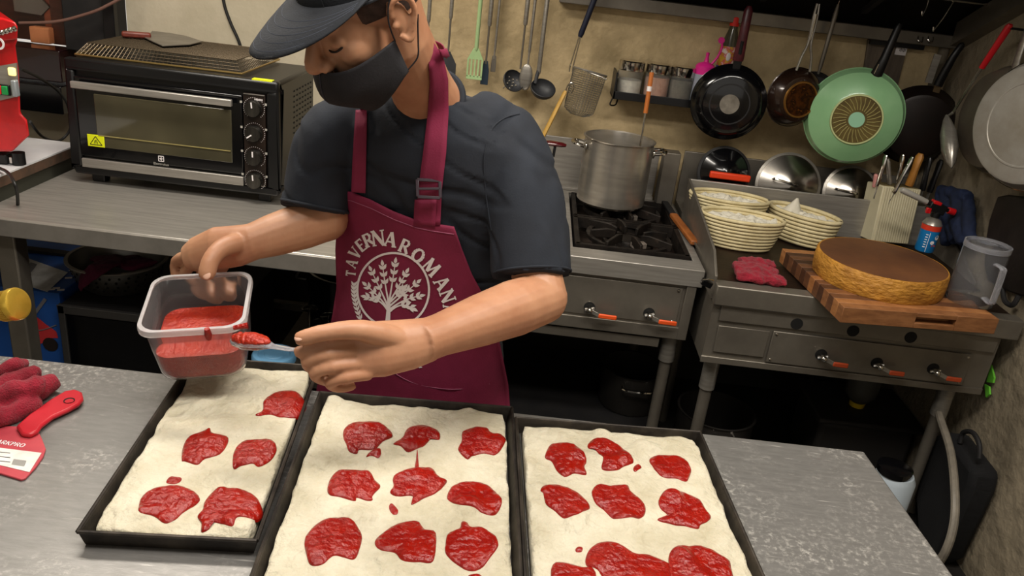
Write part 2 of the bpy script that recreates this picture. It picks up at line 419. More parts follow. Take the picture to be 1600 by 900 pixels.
def make_tray(nl, w_, l_, th, lab_t, lab_d, seed):
    X, Y = ax(th); nl = V((nl.x, nl.y, 0)); t_ = .0035; ip = .012
    def at(sx, sy, z): p = nl+X*sx+Y*sy; return V((p.x, p.y, z))
    tr = thing('baking_tray', lab_t, 'baking tray', at(w_/2, l_/2, TZ), 'black baking trays')
    def ring(i, z): return [at(i, i, z), at(w_-i, i, z), at(w_-i, l_-i, z), at(i, l_-i, z)]
    MB().prism(ring(ip, TZ+.0005), (0, 0, .003)).build('base', TRAYM, tr)
    for k in range(4):
        o1 = ring(0, RZ); o2 = ring(t_, RZ); b1 = ring(ip-.006, TZ+.001); b2 = ring(ip-.002, TZ+.001)
        k2 = (k+1) % 4
        MB().add([b1[k], b1[k2], o1[k2], o1[k], b2[k], b2[k2], o2[k2], o2[k]], [(0,1,2,3),(7,6,5,4),(3,2,6,7),(0,4,5,1),(1,5,6,2),(0,3,7,4)]).build('side_wall', TRAYM, tr)
        MB().tube([o1[k], o1[k2]], .0032, 8).build('rolled_rim', TRAYM, tr)
    # dough with a wandering edge
    g = .006; nu, nv = int(w_/.0045), int(l_/.0045); mb = MB()
    def fn(a, b):
        sx = g+a*(w_-2*g); sy = g+b*(l_-2*g)
        wob = lambda t, s: .006*noise.noise(V((t*16, s, seed))) + .003*noise.noise(V((t*40, s, seed)))-.004
        ex = 1 if a > .5 else -1; ey = 1 if b > .5 else -1
        fa = max(0, abs(a-.5)*2-.8)/.2; fb = max(0, abs(b-.5)*2-.8)/.2
        cr = fa*fb*.007
        sx += ex*fa*wob(sy, ex) - ex*cr; sy += ey*fb*wob(sx, 5+ey) - ey*cr
        edge = min(a, 1-a, b, 1-b)
        if edge < 1e-6: sx = min(max(sx, ip+.001), w_-ip-.001); sy = min(max(sy, ip+.001), l_-ip-.001)
        p = at(sx, sy, 0)
        h = dough_h(p.x, p.y, sx, sy, w_, l_, seed)
        if edge < 1e-6: h = TZ+.004
        return (p.x, p.y, h)
    mb.grid(fn, nu, nv)
    do = mb.build('pizza_dough', DOUGH, None, lab_d, 'dough', 'pizza doughs in the trays', angle=0)
    ctx = dict(at=at, nl=nl, X=X, Y=Y, w=w_, l=l_, seed=seed); DGH.append(ctx); return ctx
def surf(c, p):
    d = V((p.x, p.y, 0))-c['nl']; return dough_h(p.x, p.y, d.dot(c['X']), d.dot(c['Y']), c['w'], c['l'], c['seed'])
p2 = P(497, 613, z=RZ)+V((.004, 0, 0)); X2, Y2 = ax(4.3)
p3 = P(806, 653, z=RZ); X3, Y3 = ax(4.3)
p1 = P(122, 831, z=RZ)-V((.001, 0, 0))
T1 = make_tray(p1, .256, .535, 5.5, 'black baking tray at the left, half hidden under the sauce tub', 'pale dough sheet with five sauce patches in the left tray', 11)
T2 = make_tray(p2-Y2*.56, .383, .56, 4.3, 'black baking tray in the middle of the three', 'pale dough sheet with nine sauce patches in the middle tray', 23)
T3 = make_tray(p3-Y3*.56, .372, .56, 4.3, 'black baking tray at the right, beside the bare table', 'bubbly pale dough sheet in the right tray', 37)
def zs(pts, s, ox, oy): return [(ox+x/s, oy+y/s) for x, y in pts]
z7 = lambda p: zs(p, 2.813, 380, 580)
z8 = lambda p: zs(p, 3.215, 780, 620)
z6 = lambda p: zs(p, 2.5, 0, 540)
PUD = [
 (T2, 'back left sauce patch on the middle dough', z7([(440,250),(470,225),(540,217),(610,225),(660,280),(610,310),(575,340),(510,335),(500,352),(465,345),(450,310),(440,285)])),
 (T2, 'small sauce drip beside the back left patch on the middle dough', z7([(540,370),(570,345),(600,348),(605,375),(590,387),(560,375)])),
 (T2, 'back centre sauce patch on the middle dough', z7([(658,318),(700,290),(720,250),(780,225),(830,235),(865,270),(862,297),(825,295),(790,330),(725,357),(690,335)])),
 (T2, 'back right sauce patch on the middle dough', z7([(945,330),(960,300),(965,255),(1010,240),(1070,245),(1090,265),(1140,280),(1155,310),(1110,360),(1060,352),(1010,365),(985,380),(950,350)])),
 (T2, 'left sauce patch in the middle row of the middle dough', z7([(370,500),(390,455),(440,430),(540,435),(580,475),(605,500),(570,540),(570,558),(545,560),(500,548),(490,565),(420,555),(375,540)])),
 (T2, 'ragged centre sauce patch of the middle dough', z7([(645,530),(660,500),(660,460),(720,430),(820,415),(860,460),(898,480),(860,520),(800,550),(740,582),(745,540),(690,545)])),
 (T2, 'thin sauce streak above the centre patch of the middle dough', z7([(755,418),(760,380),(765,345),(771,380),(772,418)])),
 (T2, 'small sauce drop below the centre patch of the middle dough', z7([(642,580),(655,572),(680,600),(678,618),(660,618),(645,600)])),
 (T2, 'right sauce patch in the middle row of the middle dough', z7([(895,540),(920,500),(980,478),(1060,485),(1110,525),(1138,580),(1115,620),(1080,630),(1020,610),(960,600),(910,570)])),
 (T2, 'front left sauce patch on the middle dough', z7([(268,745),(290,700),(350,650),(420,642),(490,670),(523,715),(515,770),(490,820),(440,815),(395,810),(350,850),(295,850),(275,800)])),
 (T2, 'front centre sauce patch on the middle dough', z7([(577,740),(610,700),(680,660),(765,647),(800,690),(845,700),(850,760),(835,835),(780,835),(700,825),(665,790),(600,775)])),
 (T2, 'round front right sauce patch on the middle dough', z7([(888,760),(900,710),(950,690),(960,660),(985,665),(1000,685),(1050,685),(1100,720),(1122,775),(1090,820),(1040,860),(990,868),(930,835),(890,800)])),
 (T2, 'sauce patch cut by the bottom picture edge on the middle dough', z7([(985,900),(1020,885),(1050,897),(1075,960),(1030,990),(985,970)])),
 (T3, 'back left sauce patch on the right dough', z8([(232,280),(260,235),(320,230),(390,245),(440,310),(430,345),(440,385),(380,375),(330,392),(290,360),(265,315),(235,300)])),
 (T3, 'back centre sauce patch on the right dough', z8([(445,235),(480,210),(540,210),(610,245),(650,280),(678,325),(630,345),(590,365),(535,360),(515,345),(520,305),(480,260),(450,255)])),
 (T3, 'tiny sauce drop beside the back centre patch on the right dough', z8([(680,345),(700,333),(716,350),(700,362),(685,372),(674,362)])),
 (T3, 'back right sauce patch on the right dough', z8([(755,305),(790,283),(850,285),(920,300),(965,355),(960,390),(940,422),(890,405),(830,400),(790,370),(770,340)])),
 (T3, 'left sauce patch in the middle row of the right dough', z8([(205,475),(220,455),(270,432),(320,438),(390,470),(440,520),(458,555),(420,585),(380,605),(330,605),(280,570),(235,540),(220,490)])),
 (T3, 'centre sauce patch in the middle row of the right dough', z8([(465,465),(500,432),(560,440),(640,440),(660,465),(710,510),(738,555),(720,600),(630,617),(570,600),(530,560),(480,520)])),
 (T3, 'right sauce patch in the middle row of the right dough', z8([(800,515),(830,475),(890,468),(950,480),(1010,510),(1040,555),(1068,590),(1050,620),(1015,635),(1000,655),(930,640),(860,630),(800,615),(805,600),(850,590),(810,550)])),
 (T3, 'front left sauce patch on the right dough', z8([(262,850),(290,818),(350,820),(410,845),(455,850),(490,890),(480,950),(400,985),(300,975),(265,920)])),
 (T3, 'long front centre sauce patch on the right dough', z8([(435,795),(460,750),(510,725),(580,730),(650,765),(690,785),(760,790),(850,825),(862,870),(850,950),(700,980),(560,950),(500,875),(440,840)])),
 (T3, 'front right sauce patch on the right dough', z8([(850,830),(860,775),(920,750),(1000,740),(1060,760),(1110,790),(1160,820),(1170,860),(1180,950),(1080,1000),(900,990),(860,920)])),
 (T3, 'small sauce drop behind the front patches on the right dough', z8([(385,755),(400,745),(420,752),(415,768),(390,768)])),
 (T1, 'back sauce patch on the left dough', z7([(52,190),(85,170),(90,130),(130,95),(190,80),(240,90),(278,130),(265,165),(235,190),(170,190),(120,180),(80,197)])),
 (T1, 'left sauce patch in the middle row of the left dough', z6([(708,440),(712,390),(740,350),(800,330),(820,325),(830,340),(885,350),(892,375),(860,420),(800,440),(770,460),(720,445)])),
 (T1, 'right sauce patch in the middle row of the left dough', [(363,728),(365,705),(377,688),(400,684),(425,686),(433,702),(422,718),(405,727),(395,721),(378,726),(367,733)]),
 (T1, 'front left sauce patch on the left dough', z6([(540,630),(550,590),(600,555),(680,543),(740,555),(782,590),(760,620),(710,650),(680,675),(640,687),(600,660),(545,655)])),
 (T1, 'front right sauce patch on the left dough', z6([(770,665),(790,640),(800,600),(840,560),(900,550),(970,565),(1010,600),(1028,640),(1000,675),(930,680),(910,710),(870,700),(830,690),(815,715),(785,722),(785,690)])),
 (T1, 'small sauce drop behind the front left patch on the left dough', z6([(650,525),(670,507),(710,515),(690,535),(655,535)])),
]
for c, lb, px in PUD:
    q = [P(u, v, z=.882) for u, v in px]; n = len(q)
    loop = []
    for i in range(n):
        p0, p1_, p2_, p3_ = q[i-1], q[i], q[(i+1) % n], q[(i+2) % n]
        for k in range(5):
            t = k/5; loop.append(.5*((2*p1_)+(p2_-p0)*t+(2*p0-5*p1_+4*p2_-p3_)*t*t+(3*p1_-p0-3*p2_+p3_)*t**3))
    cen = sum(loop, V())/len(loop); size = sum((p-cen).length for p in loop)/len(loop)
    mb = MB(); rows = [.02, .2, .38, .54, .68, .8, .88, .94, .98, 1.0]; m_ = len(loop); HH = min(.0048, size*.2)
    segs = loop[::2]; l2 = [(segs[i].x, segs[i].y, segs[(i+1) % len(segs)].x-segs[i].x, segs[(i+1) % len(segs)].y-segs[i].y) for i in range(len(segs))]
    for s in rows:
        for p in loop:
            r = cen+(p-cen)*s; dd = 1
            for ax_, ay_, ex, ey in l2:
                t = max(0, min(1, ((r.x-ax_)*ex+(r.y-ay_)*ey)/(ex*ex+ey*ey+1e-12))); dd = min(dd, (r.x-ax_-t*ex)**2+(r.y-ay_-t*ey)**2)
            dd = math.sqrt(dd) if s < 1 else 0
            hh = HH*(1-math.exp(-dd/.0045))*(1+.3*noise.noise(r*75)+.22*noise.noise(r*180))
            z = surf(c, r)+.0012+max(hh, 0)-(.004 if s == 1 else 0)
            mb.v.append(V((r.x, r.y, z)))
    for i in range(len(rows)-1):
        for k in range(m_): k2 = (k+1) % m_; mb.f.append([i*m_+k, i*m_+k2, (i+1)*m_+k2, (i+1)*m_+k])
    mb.f.append(list(range(m_)))
    mb.build('sauce_patch', SAUCE, None, lb, 'tomato sauce', 'tomato sauce patches on the doughs', angle=0)

# ------------------------------------------------------------------ cloth, scraper, gold cap on the table
TERRY = mat('terry_cloth', '#8f0f28', .95, 0, '#760a1e', 40, 6, .35, .65, col3='#9c2a3e', bump=1, bscale=330, bdist=.004, sheen=.1)
def lumpy(mb, vox, sm, amp, sc, seed):
    me = remeshed(mb, vox, sm)
    for v in me.vertices:
        v.co += v.normal*(amp*noise.noise(v.co*sc+V((seed, 0, 0)))+.35*amp*noise.noise(v.co*sc*3.1))
    return me
mb = MB()
for (u0, v0), (u1, v1), r, zz in (((-30, 645), (88, 596), .021, .021), ((-30, 620), (60, 582), .02, .024), ((-40, 600), (40, 566), .017, .02), ((-20, 662), (60, 628), .018, .016), ((-10, 618), (70, 602), .02, .04)):
    a = P(u0, v0, z=TZ+zz); b_ = P(u1, v1, z=TZ+zz)
    mb.tube([a.lerp(b_, t/6)+V((0, 0, .004*sin(t*2.2+u0))) for t in range(7)], [r*.8, r, r*1.05, r, r*1.05, r, r*.7], 12)
me = lumpy(mb, .004, 3, .004, 35, 3)
link(me, 'terry_cloth', TERRY, None, 'crumpled crimson terry cloth on the prep table', 'cloth', angle=0)
SCR = mat('scraper_red', '#b3202c', .35, 0, '#a81a26', 12)
SCRB = mat('scraper_blade', '#b5474e', .35, 0, '#a63c46', 14, 5, bump=.05)
sc_ = thing('bench_scraper', 'red plastic dough scraper with white price label beside the cloth', 'scraper', P(40, 700, z=TZ))
SZ = TZ+.0005
blade = [(28,669),(45,676),(60,676),(66,688),(72,704),(68,716),(56,733),(40,750),(33,752),(0,742),(-60,726),(-62,690),(-40,674),(0,668)]
MB().prism([P(u, v, z=SZ) for u, v in blade], (0, 0, .004)).build('blade', SCRB, sc_, bevel=.001)
hp = [(26,672),(46,654),(80,630),(102,617),(118,614),(129,619),(131,629),(124,637),(108,646),(84,657),(66,671),(60,680),(48,686),(34,684)]
MB().prism([P(u, v, z=SZ+.004) for u, v in hp], (0, 0, .010)).build('handle', SCR, sc_, bevel=.004)
hc = P(108, 626, z=SZ+.0145); MB().lathe(hc, (0, 0, 1), [(.0, -.001), (.007, -.001), (.0095, .001), (.0095, -.001), (.007, -.0012)], 20).build('hang_hole', DARK, sc_)
lab = [(-40,697),(0,700),(65,708),(46,738),(0,727),(-40,717)]
MB().prism([P(u, v, z=SZ+.0042) for u, v in lab], (0, 0, .0006)).build('price_label', PAPER, sc_)
la, lb_, lc = P(22, 717, z=SZ+.005), P(42, 720, z=SZ+.005), P(18, 726, z=SZ+.005)
mb = MB(); ex, ey = lb_-la, lc-la
for k in range(11):
    x0 = k/11; mb.add([la+ex*x0, la+ex*(x0+.05), la+ex*(x0+.05)+ey, la+ex*x0+ey], [(0,1,2,3)])
for k in range(3):
    b0 = P(-2, 706+k*7, z=SZ+.005); b1 = P(16+k*14*(k == 0), 708+k*7, z=SZ+.005); mb.bar(b0, b1, .0015, .0002)
mb.build('barcode', DARK, sc_)
mb = MB(); o_ = P(-8, 692, z=SZ+.0045); e1 = (P(36, 699, z=SZ+.0045)-o_); L_ = e1.length; e1.normalize(); e2 = V((-e1.y, e1.x, 0)); x_ = 0
for ch in 'ARKPRO':
    wd, sg = strokes(ch)
    for qd in quads2d(sg, 1): mb.add([o_+e1*((x_+a)*.0092)+e2*b_*.0105 for a, b_ in qd], [(0,1,2,3)])
    x_ += wd+.05
mb.build('lettering', PRINT, sc_)

GOLD = mat('gold_cap', '#dcb84c', .3, .7, '#c9a238', 20)
gb = thing('oil_bottle', 'bottle with ribbed gold cap poking in at the left picture edge', 'bottle', P(-60, 560, z=TZ))
g0 = P(30, 474, Z=1.40); gd = (P(-40, 488, Z=1.42)-g0).normalized()
MB().lathe(g0, gd, [(0, -.001), (.022, -.001), (.0275, .001), (.029, .004), (.029, .012), (.026, .014), (.026, .034), (.0, .034)], 40).build('cap', GOLD, gb)
mb = MB(); bx_, by_, bz_ = basis(gd)
for k in range(40):
    t = 2*pi*k/40; c_ = (bx_*cos(t)+by_*sin(t))*.0262; mb.cyl(g0+gd*.015+c_, g0+gd*.033+c_, .0012, seg=6)
mb.build('cap_ribs', GOLD, gb)
MB().lathe(g0, gd, [(.02, .034), (.02, .06), (.04, .1), (.042, .28), (0, .285)], 28).build('bottle_body', mat('oil_glass', '#4a4a18', .1, 0, trans=.6), gb)
k0 = g0+gd*.2
MB().boxp((k0.x-.09, k0.y-.06, TZ+.001), (k0.x+.03, k0.y+.06, k0.z-.043)).build('bottle_rest', WHITE, None, 'white box under the gold capped bottle', 'box', bevel=.004)
# ================================================================== back left: oven table, oven, red machine, things below
bt = thing('oven_table', 'stainless steel table carrying the electric oven', 'table', (-.9, 2.7, 0))
MB().boxp((-1.595, 2.166, .80), (-.34, 3.2, .85)).build('table_top', STEELH, bt, bevel=.006)
MB().boxp((-1.595, 2.155, .795), (-.34, 2.165, .85)).build('front_lip', mat('steel_lip', '#8f8a83', .4, .35, '#7d7972', 8), bt, bevel=.003)
for x, y in ((-1.53, 2.23), (-.39, 2.23), (-1.53, 3.12), (-.39, 3.12)):
    MB().boxp((x-.03, y-.03, 0), (x+.03, y+.03, .80)).build('leg', STEELD, bt, bevel=.005)
MB().boxp((-1.56, 3.0, .25), (-.4, 3.03, .28)).build('stretcher', STEELD, bt)

# white table with the red machine
CHIP = mat('chipboard', '#5a4030', .8, 0, '#43362a', 25, 6)
wt = thing('side_table', 'white topped chipboard table under the red machine', 'table', (-2.1, 2.4, 0))
MB().boxp((-2.7, 1.9, .917), (-1.605, 2.78, .922)).build('white_top', mat('laminate', '#cfcfd0', .35, 0, '#bfbfc2', 6), wt)
MB().boxp((-2.7, 1.9, .885), (-1.605, 2.78, .917)).build('board_edge', CHIP, wt)
MB().boxp((-2.68, 1.92, .78), (-1.62, 2.76, .885)).build('apron_rail', mat('olive_frame', '#45443a', .7), wt)
for x, y in ((-2.65, 1.97), (-2.12, 1.97), (-2.65, 2.72), (-2.12, 2.72)):
    MB().boxp((x-.025, y-.025, 0), (x+.025, y+.025, .78)).build('leg', STEELD, wt)

rm = thing('dough_machine', 'red kitchen machine with control panel on the white table', 'machine', (-1.9, 2.45, .922))
ym = 2.42
prof = [(24,40),(27,52),(28,64),(25,72),(30,110),(33,178),(43,188),(47,212),(20,238),(-70,262),(-70,40)]
pr = [P(u, v, y=ym) for u, v in prof]
for p in pr: p.z = max(p.z, .948)
MB().prism([p+V((0, 0, 0)) for p in pr], (-.21, .235, 0)).build('body', RED, rm, bevel=.008)
tp = [P(u, v, y=ym-.015) for u, v in ((-70,28),(4,28),(24,34),(28,42),(28,62),(-70,76))]
MB().prism(tp, (-.22, .25, 0)).build('head', RED, rm, bevel=.006)
for u, v in ((9, 49), (15, 47), (22, 45), (2, 51)):
    c = P(u, v, y=ym-.016); MB().lathe(c, (0, -1, 0), [(0, .008), (.006, .006), (.009, 0), (0, 0)], 14).build('bolt', CHROME, rm)
c = P(-2, 68, y=ym-.018); MB().lathe(c, (0, -1, 0), [(.012, 0), (.012, .002), (.018, .002), (.018, 0)], 24).build('emblem', PRINT, rm)
pn = [P(u, v, y=ym-.003) for u, v in ((-40,110),(27,98),(31,150),(-40,166))]
MB().prism(pn, (0, -.006, 0)).build('control_panel', STEELH, rm)
c = P(19, 112, y=ym-.01)
MB().box(c, (.022, .012, .024)).build('indicator_lamp', mat('yellow_lamp', '#ffe08a', .4, emit=1.2), rm, bevel=.004)
c = P(4, 140, y=ym-.01)
sw = MB().box(c, (.05, .012, .032)).build('switch', BLK, rm, bevel=.002)
MB().box(c+V((.012, -.008, 0)), (.018, .008, .026)).build('start_button', mat('green_button', '#1f8a45', .4), sw, bevel=.002)
MB().box(c+V((-.01, -.008, 0)), (.022, .008, .026)).build('stop_button', mat('red_button', '#d8242a', .4), sw, bevel=.002)
c = P(24, 138, y=ym-.014)
MB().box(c, (.016, .02, .05)).build('switch_guard', mat('clear_guard', '#9aa0a4', .2, .3), rm, bevel=.004)
for (u, v) in ((27, 232), (-50, 255)):
    c = P(u, v, y=ym+.04); MB().cyl((c.x, c.y, .9225), (c.x, c.y, .962), .02).build('foot', BLK, rm)
for (u, v) in ((27, 232),):
    c = P(u, v, y=ym+.04); c += V((-.15, .17, 0)); MB().cyl((c.x, c.y, .9225), (c.x, c.y, .97), .02).build('foot', BLK, rm)

CORD = mat('cord_black', '#161514', .5)
def cable(pts, r, lb, m_=CORD, cat='cable', name='power_cord'):
    return MB().tube(spline(pts, 8), r, 10).build(name, m_, None, lb, cat)
cable([P(30, 36, y=3.1), P(85, 34, y=3.12), P(125, 25, y=3.14), P(165, 10, y=3.16), P(205, -20, y=3.2), P(215, -90, y=3.28)], .006, 'brown cable sagging across the black window', mat('cord_brown', '#6a4c42', .5))
cable([P(33, 108, y=2.75), P(62, 122, y=2.9), P(90, 142, y=3.0), P(106, 165, y=3.03), P(110, 200, y=3.05), P(92, 220, y=3.0), P(66, 213, y=2.85), P(47, 190, y=2.74)], .005, 'black cord looping from the red machine behind the oven')
cable([P(-10, 260, z=.93), P(10, 268, z=.94), P(22, 285, y=2.25), P(27, 303, y=2.26), P(28, 330, y=2.3)], .005, 'black cord dropping over the edge of the white table')
cable([P(346, -30, y=3.292), P(350, 5, y=3.292), P(360, 35, y=3.292), P(373, 64, y=3.292), P(380, 90, y=3.292)], .006, 'black cord running down the pale wall')
a = P(4, 246, z=.94)
pg = thing('plug', 'small black plug with metal tip lying on the white table', 'plug', (a.x, a.y, .923))
MB().box((a.x, a.y, .94), (.05, .04, .034)).build('plug_body', BLK, pg, bevel=.005)
MB().box((a.x+.04, a.y, .937), (.03, .022, .024)).build('plug_tip', CHROME, pg, bevel=.003)

# ---- oven
OV = mat('oven_enamel', '#0a0a0b', .38, 0, '#0f0f10', 9, bump=.02)
oven = thing('electric_oven', 'black electric countertop oven with four dial knobs', 'oven', (-1.157, 2.78, .85))
x0, x1, y0, y1, z0, z1 = -1.505, -.815, 2.575, 3.0, .882, 1.262
MB().boxp((x0+.01, y0, z0+.005), (x1-.005, y1, z1-.006)).build('body', OV, oven, bevel=.012)
fr = MB()
fr.boxp((x0, y0-.015, z1-.035), (x1, y0+.02, z1)).boxp((x0, y0-.015, z0), (x1, y0+.02, z0+.025))
fr.boxp((x0, y0-.015, z0+.025), (x0+.03, y0+.02, z1-.035)).boxp((x1-.04, y0-.015, z0+.025), (x1, y0+.02, z1-.035))
fr.build('front_frame', OV, oven, bevel=.008)
yf = y0-.016
dx0, dx1 = x0+.03, -.932
door = MB().boxp((dx0, yf, z0+.065), (dx1, y0, z1-.055)).build('door', BLKG, oven, bevel=.003)
MB().boxp((dx0, yf-.003, z0+.026), (dx1, y0, z0+.056)).build('steel_band', STEELH, oven, bevel=.002)
OG = mat('oven_glass', '#4f4a38', .1, 0, '#3d3a2c', 3, 3, coat=.5)
wgl = MB().boxp((dx0+.06, yf-.002, z0+.1), (dx1-.035, yf+.004, z1-.105)).build('door_glass', OG, door, bevel=.002)
mb = MB().bar((dx0+.065, yf-.003, z0+.14), (dx1-.04, yf-.003, z0+.14), .002, .003); mb.build('rack_line', mat('rack_line', '#8a7f50', .4), door)
MB().boxp((dx0+.005, yf-.035, z1-.088), (dx1-.022, yf-.02, z1-.066)).build('handle', STEELH, oven, bevel=.003)
for xx in (dx0+.03, dx1-.05): MB().boxp((xx-.012, yf-.022, z1-.086), (xx+.012, yf+.002, z1-.07)).build('handle_post', BLK, oven)
MB().boxp((dx1+.004, yf, z0+.03), (x1-.042, y0, z1-.045)).build('control_panel', mat('panel_bronze', '#1c1613', .35, .2, '#2b201a', 6), oven, bevel=.002)
mb = MB(); xa, xb = dx1+.006, x1-.044
for (a, b_) in (((xa, z0+.032), (xb, z0+.032)), ((xa, z1-.047), (xb, z1-.047)), ((xb, z0+.032), (xb, z1-.047)), ((xa, z0+.032), (xa, z1-.047))):
    mb.bar((a[0], yf-.0015, a[1]), (b_[0], yf-.0015, b_[1]), .002, .002)
mb.build('panel_border', STEEL, oven)
kx = (xa+xb)/2
for i, v in enumerate((170, 209, 246, 282)):
    kz = P(404, v, y=yf).z
    kn = thing('dial', None, None, (kx, yf, kz)); kn.parent = oven; kn.location = V((kx, yf, kz))-V(oven.location)
    MB().lathe((kx, yf, kz), (0, -1, 0), [(.0, .022), (.024, .022), (.0265, .018), (.028, .0), (0, 0)], 36).build('knob', mat('knob_metal', '#34322f', .25, .9, '#6a6762', 3, stretch=(8, 1, 1)), kn)
    mb = MB()
    for k in range(26):
        t = radians(-50+k*280/25); mb.bar((kx+.033*cos(t), yf-.001, kz+.033*sin(t)), (kx+.035*cos(t), yf-.001, kz+.035*sin(t)), .0015, .001, up=(0, 1, 0))
    mb.build('dial_marks', PRINT, kn)
    t = radians((95, 215, 92, 95)[i]); MB().bar((kx+.004*cos(t), yf-.023, kz+.004*sin(t)), (kx+.022*cos(t), yf-.023, kz+.022*sin(t)), .004, .002, up=(0, 1, 0)).build('pointer', PRINT, kn)
    mb = MB()
    for xx in (-.042, .038): mb.box((kx+xx, yf-.001, kz+.016), (.007, .001, .007)); 
    mb.build('symbols', mat('grey_print', '#a8a49c', .6), kn)
mb = MB()
for k, ch in enumerate(range(6)): mb.box((xb-.03+k*.0045, yf-.001, z1-.062), (.003, .001, .006))
mb.build('model_text', PRINT, oven)
# maker's mark on the door
lc = P(252, 248, y=yf-.002); mb = MB(); s_ = .0085
for a, b_ in (((-1, -1), (1, -1)), ((1, -1), (1, 1)), ((1, 1), (-1, 1)), ((-1, 1), (-1, -1)), ((-.6, 0), (.1, .45)), ((-.6, 0), (.1, -.45)), ((.1, .7), (.1, -.7)), ((.1, 0), (.7, 0))):
    mb.bar(lc+V((a[0]*s_, -.001, a[1]*s_)), lc+V((b_[0]*s_, -.001, b_[1]*s_)), .0022, .001, up=(0, 1, 0))
mb.build('maker_mark', PRINT, oven)
def text_mesh(txt, size, origin, ex, ey):
    c = bpy.data.curves.new('t', 'FONT'); c.body = txt; c.size = size; c.align_x = 'CENTER'; c.resolution_u = 2
    o = bpy.data.objects.new('t', c); COL.objects.link(o)
    me = bpy.data.meshes.new_from_object(o.evaluated_get(bpy.context.evaluated_depsgraph_get()))
    bpy.data.objects.remove(o); ex, ey = V(ex), V(ey)
    for v in me.vertices: v.co = V(origin)+ex*v.co.x+ey*v.co.y
    return me
link(text_mesh('Electrolux', .0125, lc+V((0, -.003, -.0215)), (1, 0, 0), (0, 0, 1)), 'maker_name', mat('grey_print', '#a8a49c', .6), oven, smooth=False)
YEL = mat('sticker_yellow', '#d8e010', .5)
sk = P(150, 220, y=yf-.003)
ys = MB().box(sk, (.056, .002, .04)).build('warning_sticker', YEL, oven, bevel=.003)
mb = MB(); tri = [sk+V((x, -.0015, z)) for x, z in ((-.02, -.013), (.02, -.013), (0, .015))]
for k in range(3): mb.bar(tri[k], tri[(k+1) % 3], .002, .0006, up=(0, 1, 0))
for xx in (-.006, 0, .006): mb.bar(sk+V((xx, -.0015, -.009)), sk+V((xx*.4, -.0015, .003)), .0015, .0006, up=(0, 1, 0))
mb.build('warning_symbol', DARK, ys)
MB().boxp((x1-.085, y0-.012, z1-.004), (x1-.02, y0+.012, z1+.002)).build('yellow_tape', YEL, oven)
mb = MB()
for r in range(7):
    for k in range(16):
        yy = y0+.17+r*.034; mb.boxp((x1-.006, yy, z0+.05+k*.018), (x1-.0035, yy+.012, z0+.055+k*.018))
mb.build('vent_slots', DARK, oven, kind='stuff')
for xx in (x0+.06, x1-.06):
    for yy in (y0+.04, y1-.05): MB().boxp((xx-.022, yy-.02, .85), (xx+.022, yy+.02, z0+.01)).build('foot', BLK, oven, bevel=.004)

# ---- mesh crisper tray upside down on the oven, with a cleaver on it
WIRE = mat('mesh_wire', '#54493a', .4, .8)
ct = thing('mesh_tray', 'golden wire mesh crisper tray upside down on the oven', 'mesh tray', (-1.2, 2.8, 1.263))
bx0, bx1, by0, by1 = -1.485, -.945, 2.6, 2.985
tx0, tx1, ty0, ty1 = -1.46, -.975, 2.635, 2.955; zb, zt = 1.268, 1.303
def tp_(a, b): return V((tx0+(tx1-tx0)*a, ty0+(ty1-ty0)*b, zt))
mb = MB(); nx, ny = 40, 26; rw = .0012
for i in range(nx+1): mb.tube([tp_(i/nx, 0), tp_(i/nx, 1)], rw, 4, False)
for j in range(ny+1): mb.tube([tp_(0, j/ny), tp_(1, j/ny)], rw, 4, False)
mb.build('mesh_panel', WIRE, ct)
def rim_(a, b, s): 
    p = tp_(a, b); q = V((bx0+(bx1-bx0)*a, by0+(by1-by0)*b, zb)); return p.lerp(q, s)
mb = MB()
for side in range(4):
    n = nx if side < 2 else ny
    for i in range(n+1):
        t = i/n; ab = ((t, 0), (t, 1), (0, t), (1, t))[side]; mb.tube([rim_(*ab, 0), rim_(*ab, 1)], rw, 4, False)
    for s in (.25, .5, .75):
        e = (((0, 0), (1, 0)), ((0, 1), (1, 1)), ((0, 0), (0, 1)), ((1, 0), (1, 1)))[side]; mb.tube([rim_(*e[0], s), rim_(*e[1], s)], rw, 4, False)
mb.build('mesh_sides', WIRE, ct)
cs = [(0, 0), (1, 0), (1, 1), (0, 1), (0, 0)]
MB().tube([rim_(*c, 1) for c in cs], .004, 8).build('rim_wire', mat('brass_rim', '#b59b62', .3, .9), ct)
MB().tube([rim_(*c, 0) for c in cs], .0022, 6).build('top_wire', WIRE, ct)
kn = thing('chopper_knife', 'chopper with red wooden handle lying on the mesh tray', 'knife', (-1.3, 2.8, zt))
h0, h1 = P(190, 53, z=zt+.014), P(236, 56, z=zt+.014)
MB().bar(h0, h1, .03, .02).build('handle', mat('redwood', '#6d2f22', .45, 0, '#54221a', 20, stretch=(1, 8, 8)), kn, bevel=.006)
MB().prism([P(u, v, z=zt+.006) for u, v in ((226,60),(238,50),(265,53),(292,58),(316,66),(296,71),(254,73),(240,67))], (0, 0, .004)).build('blade', STEELD, kn, bevel=.001)

